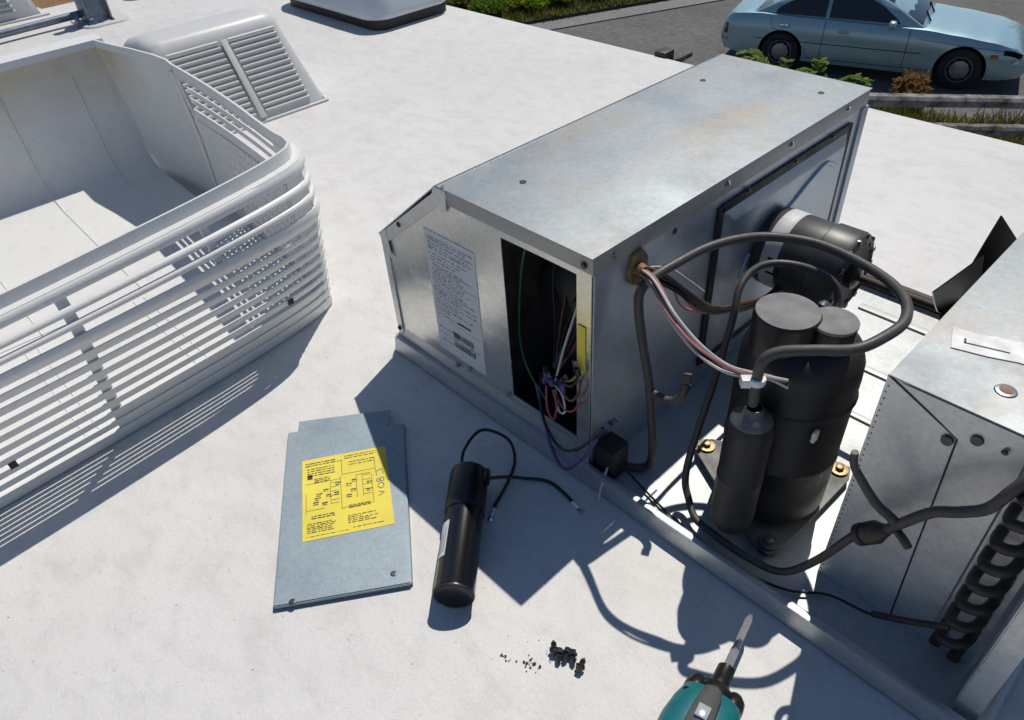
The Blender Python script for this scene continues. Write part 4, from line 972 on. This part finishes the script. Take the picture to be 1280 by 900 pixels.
mm = MB(); mm.tube([(-2.63, .43, .032), (-2.62, .20, .030), (-2.60, -.10, .028), (-2.58, -.5, .028)], .014, 12, 3); mm.build('mast', 'antenna_grey', an)
for k in range(3): screw('bolt', (-2.535, .40 + .045 * k, .007), (0, 0, 1), .006, .008, 'steel_dark', an)
mm = MB(); mm.prism([(-2.60, .365, .006), (-2.54, .365, .006), (-2.57, .365, .055)], (0, 0, 0), (0, .012, 0)); mm.build('stop_lug', 'antenna_grey', an, bevel=.001)

# far louvered cover near the rear roof edge
fc = empty('rear_vent_cover', (-2.98, .1, 0), 'pale louvered vent cover standing at the rear edge of the roof', 'roof vent')
rows = []
for yv, ins in ((-.30, .04), (-.28, .01), (-.25, 0), (.25, 0), (.315, .01), (.335, .04)):
    rows.append([Vector((x, yv - .22 * z * (1 if yv > 0 else -1), max(.0005, z - ins))) for x, z in ((-2.905, .0), (-2.935, .18), (-2.955, .22), (-3.02, .235), (-3.03, 0))])
mm = MB(); mm.sweep(rows); mm.build('hull', 'vent_plastic', fc, sharp=45)
for k in range(9):
    z = .035 + k * .018; xf = -2.905 - .03 * z / .18; mm = MB(); mm.sweep([[(xf + .001, y_, z), (xf + .010, y_, z - .004), (xf + .010, y_, z + .001), (xf, y_, z + .009)] for y_ in (-.22, .255 - .2 * z)]); mm.build('louver', 'vent_plastic', fc, sharp=60)
mm = MB(); mm.box(-3.04, -2.885, -.32, .36, .0004, .007); mm.build('base_flange', 'vent_plastic', fc, bevel=.001)

# plumbing vent cap far back
pv_ = empty('plumbing_vent', (-2.86, .76, 0), 'small dark round plumbing vent cap on the far part of the roof', 'vent pipe')
mm = MB(); mm.lathe([(.075, .0005), (.073, .006), (.05, .010)], Matrix.Translation((-2.86, .76, 0)), 24); mm.build('flange', 'tar_and_shade', pv_)
mm = MB(); mm.lathe([(.035, .008), (.035, .06), (.06, .062), (.062, .085), (.04, .098)], Matrix.Translation((-2.86, .76, 0)), 24); mm.build('cap', 'vent_plastic', pv_)

# black awning clamp at the roof edge
cl_ = empty('edge_clamp', (-.53, 1.46, -.02), 'small black clamp fixed on the roof edge beside the road', 'clamp')
mm = MB(); mm.box(-.575, -.535, 1.425, 1.475, -.028, .012); mm.build('clamp_block', 'clamp_black', cl_, bevel=.004)
mm = MB(); mm.prism([(-.536, 1.43, -.018), (-.49, 1.44, .002), (-.468, 1.445, .016), (-.468, 1.445, .004), (-.51, 1.435, -.026)], (0, 0, 0), (0, .03, 0)); mm.build('clamp_lever', 'clamp_black', cl_, bevel=.002)

# ================================================================ PARKED CAR
car = empty('parked_car', (-4.0, 12.5, ZG), 'pale blue-green metallic four door sedan parked beyond the fence', 'car')
ca = math.atan2(12.072 - 11.284, -2.804 + 5.336); WB = 2.65
CM = Matrix.Translation((-5.336, 11.284, ZG)) @ Matrix.Rotation(ca, 4, 'Z') @ Matrix.Translation((0, .80, 0))
# local: x forward (rear axle 0), y left, right side at y = -.85
tabw = [(-1.02, .70), (-.95, .76), (-.7, .82), (0, .845), (1.3, .855), (2.6, .845), (3.1, .81), (3.4, .74), (3.52, .64)]
tabt = [(-1.02, .62), (-.98, .80), (-.90, .915), (-.6, .955), (-.35, .97), (.4, .95), (1.7, .93), (2.05, .92), (2.5, .87), (3.0, .80), (3.30, .72), (3.46, .60), (3.52, .50)]
tabb = [(-1.02, .42), (-.95, .30), (-.6, .24), (0, .22), (2.6, .20), (3.2, .22), (3.45, .26), (3.52, .36)]
def itp(tab, x):
    for (a, p), (b, q) in zip(tab, tab[1:]):
        if x <= b:
            t = max(0, (x - a) / (b - a)); t = t * t * (3 - 2 * t) * .5 + t * .5; return p + (q - p) * t
    return tab[-1][1]
def side_y(x, z):
    w = itp(tabw, x); t = itp(tabt, x); b = itp(tabb, x); u = (z - b) / max(.05, (t - b))
    u = min(max(u, 0), 1)
    return w * (1 - .05 * (1 - u) ** 3 - .012 * abs(u - .5) * 2 - .085 * max(0, (u - .62) / .38) ** 2)
def cpt(x, y, z): return CM @ Vector((x, y, z * .90))
xs_ = [-1.02 + 4.54 * k / 60 for k in range(61)]
rows = []
us_ = [0, .06, .15, .28, .42, .54, .60, .66, .76, .86, .94, .985]
for x in xs_:
    t = itp(tabt, x); b = itp(tabb, x); half = []
    for u in us_: half.append((side_y(x, b + (t - b) * u), b + (t - b) * u))
    w = half[-1][0]
    half += [(w * .93, t + .003), (w * .75, t + .016), (w * .4, t + .028), (0.0, t + .032)]
    sec = [(-y, z) for y, z in half] + [(y, z) for y, z in reversed(half[:-1])]
    rows.append([cpt(x, y, z) for y, z in sec])
mm = MB(); mm.sweep(rows); cbody = mm.build('body', 'car_paint', car, sharp=40)
# wheel arches cut out of the body
cut = MB()
for wx in (0, WB):
    for s_ in (-1, 1):
        cut.lathe([(.355, 0), (.355, .30)], frame(CM @ Vector((wx, s_ * .60 if s_ > 0 else -.90, .300)), CM.to_3x3() @ Vector((0, 1, 0))), 32)
cuto = cut.build('wheel_arch_cutter', 'car_black', None, smooth=False)
cbody.data.materials.append(MATS['car_black'])
bo = cbody.modifiers.new('arches', 'BOOLEAN'); bo.operation = 'DIFFERENCE'; bo.object = cuto; bo.solver = 'EXACT'
try: bo.material_mode = 'TRANSFER'
except Exception: pass
dg = bpy.context.evaluated_depsgraph_get(); newme = bpy.data.meshes.new_from_object(cbody.evaluated_get(dg))
cbody.modifiers.clear(); cbody.data = newme
bpy.data.objects.remove(cuto)
# greenhouse
def gh(x, z, s_):   # tumblehome
    return cpt(x, s_ * (.735 - .30 * max(0, (z - .93))), z)
roofl = [(-.52, .965), (-.15, 1.16), (.18, 1.305), (.55, 1.365), (1.0, 1.375), (1.30, 1.345), (1.62, 1.19), (2.06, .925)]
rows = []
for (x, z) in roofl:
    row = [gh(x, .90, -1) if False else cpt(x, -.735, .90)]
    hw = .735 - .30 * max(0, z - .93)
    row += [cpt(x, -hw - .0, z - .03), cpt(x, -hw + .05, z), cpt(x, -hw * .5, z + .018), cpt(x, 0, z + .024), cpt(x, hw * .5, z + .018), cpt(x, hw - .05, z), cpt(x, hw, z - .03), cpt(x, .735, .90)]
    rows.append(row)
mm = MB(); mm.sweep(rows); mm.build('cabin', 'car_paint', car, sharp=50)
def side_glass(poly, s_, name, mat='car_glass', lift=.004):
    pts = [cpt(x, s_ * (.735 - .30 * max(0, (z - .93)) * (1) + lift + .004), z) for x, z in poly]; n = (CM.to_3x3() @ Vector((0, -s_, 0))) * .003
    mm = MB(); mm.prism(pts, (0, 0, 0), n); return mm.build(name, mat, car, smooth=False)
for s_ in (-1, 1):
    side_glass([(-.17, .975), (-.13, 1.06), (.02, 1.16), (.22, 1.255), (.45, 1.30), (.60, 1.31), (.60, .965)], s_, 'rear_side_window')
    side_glass([(.655, .965), (.655, 1.312), (1.0, 1.315), (1.22, 1.285), (1.42, 1.18), (1.62, 1.035), (1.70, .955)], s_, 'front_side_window')
def cross_glass(pts2, name, inset):
    (x0, z0), (x1, z1) = pts2; w0 = .735 - .30 * max(0, z0 - .93) - inset; w1 = .735 - .30 * max(0, z1 - .93) - inset
    n = Vector((z1 - z0, 0, -(x1 - x0))); n = n if n.z > 0 else -n; n = CM.to_3x3() @ (n.normalized() * .022)
    rows = []
    for k in range(7):
        t = k / 6; rows.append([cpt(lerp(x0, x1, t), lerp(-w0, w0, j / 8) * lerp(1, w1 / w0, t), lerp(z0, z1, t) + .022 * (1 - (2 * j / 8 - 1) ** 2)) + n * (1 - .0) * .35 for j in range(9)])
    mm = MB(); mm.sweep([r + [p - n * .3 for p in reversed(r)] for r in rows]); return mm.build(name, 'car_glass', car, sharp=60)
cross_glass(((2.0, .962), (1.36, 1.318)), 'windscreen', .045)
cross_glass(((-.46, .995), (.12, 1.278)), 'rear_window', .05)
for (y0_, y1_) in ((-.50, -.05), (.02, .47)):
    mm = MB(); mm.tube([cpt(2.08, y0_, .978), cpt(2.03, (y0_ + y1_) / 2, .990), cpt(1.98, y1_, 1.00)], .012, 6, 3); mm.build('wiper', 'car_black', car)
# sticker marks on the rear window glass
mm = MB()
for a_, b_, h in ((.33, .37, .020), (.38, .42, .02), (.435, .47, .02), (.49, .53, .02), (.69, .72, .014), (.73, .80, .016)):
    P = [cpt(x, -(.735 - .30 * (z - .93) + .010), z) for x, z in ((a_, 1.262), (b_, 1.262), (b_, 1.262 + h), (a_, 1.262 + h))]; mm.add(P, [(0, 1, 2, 3)])
mm.build('window_stickers', 'sticker', car, smooth=False)
def body_line(pts, w, name, mat='car_black', lift=.0022, s_=-1):
    mm = MB()
    for (x0, z0), (x1, z1) in zip(pts, pts[1:]):
        d = Vector((x1 - x0, 0, z1 - z0)).normalized(); nx, nz = -d.z * w / 2, d.x * w / 2
        P = [cpt(x + k * nx, s_ * (side_y(x, z + k * nz) + lift), z + k * nz) for (x, z, k) in ((x0, z0, -1), (x1, z1, -1), (x1, z1, 1), (x0, z0, 1))]; mm.add(P, [(0, 1, 2, 3)])
    mm.build(name, mat, car, smooth=False)
zs = lambda x, a, b, n: [(x, lerp(a, b, k / n)) for k in range(n + 1)]
body_line(zs(.63, .32, .93, 12), .008, 'door_seam'); body_line(zs(1.86, .30, .90, 12), .008, 'door_seam')
body_line([(-.20, .93), (-.22, .86), (-.16, .75), (.10, .66), (.28, .55), (.40, .40), (.42, .30)], .007, 'door_seam')
body_line([(-.42 + .1 * k, .555) for k in range(1)] + [(.38 + k * .1, .555) for k in range(18)], .012, 'side_moulding')
body_line([(.42 + k * .1, .29) for k in range(19)], .010, 'sill_seam')
body_line([(2.0 + k * .1, .775 - .0075 * k) for k in range(14)], .006, 'bonnet_seam')
def blob(c, rx, ry, rz, name, mat):
    mm = MB(); rows = []
    for k in range(1, 8):
        ph = -PI / 2 + PI * k / 8; rows.append([cpt(c[0] + rx * math.copysign(abs(math.cos(ph)) ** .6, 1) * math.copysign(abs(math.cos(q)) ** .7, math.cos(q)), c[1] + ry * math.copysign(abs(math.cos(ph)) ** .6, 1) * math.copysign(abs(math.sin(q)) ** .7, math.sin(q)), c[2] + rz * math.sin(ph)) for q in [2 * PI * j / 14 for j in range(14)]])
    mm.sweep(rows); return mm.build(name, mat, car)
blob((.02 + .0, -.852, .80), .085, .022, .028, 'door_handle', 'car_paint'); blob((.92, -.855, .79), .085, .022, .028, 'door_handle', 'car_paint')
blob((1.60, -.90, .985), .06, .09, .062, 'wing_mirror', 'car_paint')
body_line([(-.96, .66), (-.90, .66)], .17, 'tail_light', 'lamp_red', .006); body_line([(-.985, .47), (-.90, .47)], .05, 'side_marker', 'car_black', .006)
body_line([(3.0, .60), (3.10, .60)], .06, 'side_marker', 'lamp_amber', .004)
body_line([(3.16, .665), (3.24, .655), (3.32, .635), (3.40, .60)], .07, 'headlight', 'car_black', .006); body_line([(3.30, .53), (3.38, .53), (3.46, .53)], .07, 'indicator_lens', 'lamp_clear', .010)
for wx in (0, WB):
    for s_ in (-1, 1):
        F = frame(CM @ Vector((wx, s_ * .80, .305)), CM.to_3x3() @ Vector((0, s_, 0)))
        mm = MB(); mm.lathe([(.19, -.18), (.28, -.18), (.302, -.16), (.305, -.10), (.302, -.02), (.285, .0), (.21, .006), (.195, -.01)], F, 40); wh = mm.build('tyre', 'tyre', car)
        mm = MB(); mm.lathe([(.185, -.06), (.19, -.012), (.178, -.004), (.165, -.018), (.13, -.010), (.07, .004), (.04, .008)], F, 36); hc = mm.build('wheel_trim', 'hubcap', wh)
        for k in range(9):
            a = 2 * PI * k / 9; mm = MB(); mm.lathe([(.021, 0), (.021, .004)], F @ Matrix.Translation((.148 * math.cos(a), .148 * math.sin(a), -.0135)), 10); mm.build('trim_slot', 'car_black', wh)

# ================================================================ FENCE
fe = empty('rail_fence', (-2.0, 9.4, ZG), 'weathered timber rail fence with two sun bleached rails in front of the sedan', 'fence')
fa = Vector((-2.768, 8.934, ZG)); fb = Vector((-1.369, 9.916, ZG)); fd_ = (fb - fa).normalized(); fn_ = Vector((-fd_.y, fd_.x, 0))
def rail(z, l0, l1, h, t, wob, off=0):
    rows = []
    for k in range(13):
        l = lerp(l0, l1, k / 12); c = fa + fd_ * l + fn_ * (off + random.uniform(-wob, wob)); hh = h * random.uniform(.85, 1.1); zz = z + random.uniform(-wob, wob)
        rows.append([c + fn_ * (-t * .5) + Vector((0, 0, zz - hh)), c + fn_ * (-t * .55) + Vector((0, 0, zz - hh * .3)), c + fn_ * (-t * .3) + Vector((0, 0, zz)), c + fn_ * (t * .4) + Vector((0, 0, zz + .01)), c + fn_ * (t * .5) + Vector((0, 0, zz - hh * .5)), c + fn_ * (t * .3) + Vector((0, 0, zz - hh))])
    mm = MB(); mm.sweep(rows); mm.build('rail', 'old_wood', fe, sharp=30)
rail(.86, -3.0, 3.38, .12, .12, .008); rail(.86, 3.42, 8.0, .12, .12, .008, .02)
rail(.50, -3.0, 3.38, .12, .10, .008); rail(.50, 3.42, 8.0, .12, .10, .008, .02)
for l in (-3.0, 3.4, 8.0):
    c = fa + fd_ * l + fn_ * .13; mm = MB(); mm.lathe([(.085, 0), (.08, .5), (.075, .93), (.05, .96)], Matrix.Translation(c), 9); mm.build('fence_post', 'old_wood', fe)

# ================================================================ PLANTS
def leaves(m, n, c, rx, ry, rz, size, up=.3, spread=1.0, blade=False):
    for _ in range(n):
        while True:
            p = Vector((random.uniform(-1, 1), random.uniform(-1, 1), random.uniform(-1, 1)))
            if p.length < 1: break
        p = p * (0.55 + .45 * random.random()) if random.random() < .3 else p.normalized() * random.uniform(.6, 1.05) * (1 - .25 * random.random())
        q = Vector((c[0] + p.x * rx, c[1] + p.y * ry, c[2] + p.z * rz))
        d = Vector((random.gauss(p.x, .6), random.gauss(p.y, .6), random.gauss(up, .5))).normalized(); s = d.cross(Vector((random.uniform(-1, 1), random.uniform(-1, 1), random.uniform(-1, 1)))).normalized()
        L_ = size * random.uniform(.6, 1.3); w = L_ * (.12 if blade else random.uniform(.28, .42)); nn = d.cross(s) * L_ * .12
        m.add([q, q + d * L_ * .45 + s * w + nn, q + d * L_, q + d * L_ * .45 - s * w + nn], [(0, 1, 2, 3)])
def shrub(name, loc, r, h, n, size, mat, label, cat='shrub', group=None, lobes=5, blade=False):
    e = empty(name, loc, label, cat, group); l = Vector(loc)
    st = MB()
    for k in range(5):
        a = k * 1.26 + random.random(); st.tube([l, l + Vector((math.cos(a) * r * .25, math.sin(a) * r * .25, h * .35)), l + Vector((math.cos(a) * r * .55, math.sin(a) * r * .55, h * .7))], [.02 * h + .008, .006], 5, 3)
    st.build('stem', 'bark', e)
    m = MB()
    for k in range(lobes):
        a = k * 2.4 + random.random(); rr = r * .55 * math.sqrt((k + .3) / lobes); c = l + Vector((rr * math.cos(a), rr * math.sin(a), h * random.uniform(.38, .68)))
        leaves(m, n // lobes, c, r * random.uniform(.42, .6), r * random.uniform(.42, .6), h * random.uniform(.28, .40), size, .35, blade=blade)
    m.build('foliage', mat, e, smooth=False); return e
sg = 'shrubs along the far road verge'
verge = [((-11.20, 11.25), .60, .42, 'leaf_bright', 'bright yellow green mounded shrub beside the kerb'),
         ((-11.60, 10.50), .50, .30, 'leaf_green', 'mid green low shrub left of the brightest verge shrub'),
         ((-12.00, 11.60), .60, .40, 'leaf_tan', 'rusty brown shrub behind the bright verge shrub'),
         ((-10.85, 11.95), .50, .36, 'leaf_bright', 'smaller bright shrub further up the kerb'),
         ((-10.60, 12.65), .50, .34, 'leaf_dark', 'dark green shrub at the far end of the kerb planting'),
         ((-12.40, 10.60), .55, .32, 'leaf_olive', 'olive coloured low shrub near the roof hatch side of the verge'),
         ((-12.95, 11.20), .65, .45, 'leaf_dark', 'dark shrub behind the olive verge shrub'),
         ((-10.15, 13.45), .45, .30, 'leaf_green', 'small green shrub close to where the kerb leaves view'),
         ((-11.50, 12.35), .60, .42, 'leaf_olive', 'olive shrub behind the smaller bright kerb shrub'),
         ((-13.60, 10.70), .60, .36, 'leaf_green', 'green shrub behind the raised hatch lid')]
for (p, r, h, mt, lb) in verge:
    shrub('verge_shrub', (p[0], p[1], ZG + .09), r, h, 1300, .075, mt, lb, 'shrub', sg, 7)
# hedge behind the car, its shade put into near-black leaves
shrub('hedge', (-1.9, 17.6, ZG), 1.9, 1.6, 3600, .12, 'leaf_shaded', 'dark shaded hedge behind the bonnet of the sedan', 'hedge', None, 9)
shrub('hedge', (1.6, 18.2, ZG), 2.0, 1.7, 2600, .12, 'leaf_shaded', 'dark hedge further along past the front of the sedan', 'hedge', None, 9)
# arching green fronds in front of the car door
def frond_plant(loc, n, L_, mat, label, name='fern', lean=(0, 0)):
    e = empty(name, loc, label, 'plant'); l = Vector(loc); st = MB(); m = MB()
    for k in range(n):
        a = random.uniform(0, 6.28); ll = L_ * random.uniform(.65, 1.1); h = Vector((math.cos(a) + lean[0], math.sin(a) + lean[1], 0)); h = h * .7
        pts = [l, l + h * ll * .3 + Vector((0, 0, ll * .55)), l + h * ll * .65 + Vector((0, 0, ll * .80)), l + h * ll * 1.0 + Vector((0, 0, ll * .78))]
        st.tube(pts, [.010, .003], 5, 4); sp = spline(pts, 8)
        for j in range(5, len(sp)):
            tdir = (sp[j] - sp[j - 1]).normalized(); sd = tdir.cross(Vector((0, 0, 1))).normalized()
            for s_ in (1, -1):
                q = sp[j]; d = (sd * s_ + tdir * .5 + Vector((0, 0, random.uniform(-.2, .35)))).normalized(); s2 = d.cross(Vector((random.uniform(-.4, .4), random.uniform(-.4, .4), 1))).normalized(); z = .11 * random.uniform(.7, 1.25)
                m.add([q, q + d * z * .5 + s2 * z * .28, q + d * z, q + d * z * .5 - s2 * z * .28], [(0, 1, 2, 3)])
    st.build('stem', 'bark', e); m.build('foliage', mat, e, smooth=False)
frond_plant((-4.62, 10.05, ZG), 16, .80, 'leaf_green', 'green arching leafy plant in front of the rear wheel of the sedan')
frond_plant((-4.0, 10.0, ZG), 14, .72, 'leaf_green', 'green plant with long fronds below the sedan rear door', lean=(.35, .1))
frond_plant((-3.55, 9.9, ZG), 8, .52, 'leaf_olive', 'short pale plant beside the far corner of the metal housing', lean=(.2, 0))
shrub('rust_shrub', (-3.02, 11.0, ZG), .34, .50, 620, .085, 'leaf_rust', 'small orange brown dried shrub beside the front wheel and the fence', 'shrub', None, 4)
# grass in the bed between fence and motorhome
m = MB()
for k in range(14000):
    x = random.uniform(-3.6, 1.6); y = random.uniform(8.8, 10.9 + .31 * (x + 3)); dens = math.sin(x * 2.3 + 1) * math.sin(y * 2.1) + random.uniform(-.6, .8)
    if dens < 0: continue
    hgt = random.uniform(.08, .26); a = random.uniform(0, 6.28); w = .012; d = Vector((math.cos(a), math.sin(a), 0)); q = Vector((x, y, ZG + .016)); ln = Vector((random.uniform(-.5, .5), random.uniform(-.5, .5), 1)) * hgt
    m.add([q - d * w, q + d * w, q + ln + d * w * .3, q + ln - d * w * .3], [(0, 1, 2, 3)])
o = m.build('grass', 'leaf_olive', None, smooth=False); kind(o, 'stuff'); tag(o, 'patchy olive grass in the bed below the fence')

m = MB()
for k in range(9000):
    l = random.uniform(-3.5, 8); a_ = .15 + 2.6 * random.random() ** 1.6; q = K0 + KD * l + KN * a_ + Vector((0, 0, .09))
    hgt = random.uniform(.04, .13); a = random.uniform(0, 6.28); w = .015; d = Vector((math.cos(a), math.sin(a), 0)); ln = Vector((random.uniform(-.6, .6), random.uniform(-.6, .6), 1)) * hgt
    m.add([q - d * w, q + d * w, q + ln + d * w * .3, q + ln - d * w * .3], [(0, 1, 2, 3)])
o = m.build('verge_grass', 'leaf_olive', None, smooth=False); kind(o, 'stuff'); tag(o, 'tufts of green ground cover along the kerb')
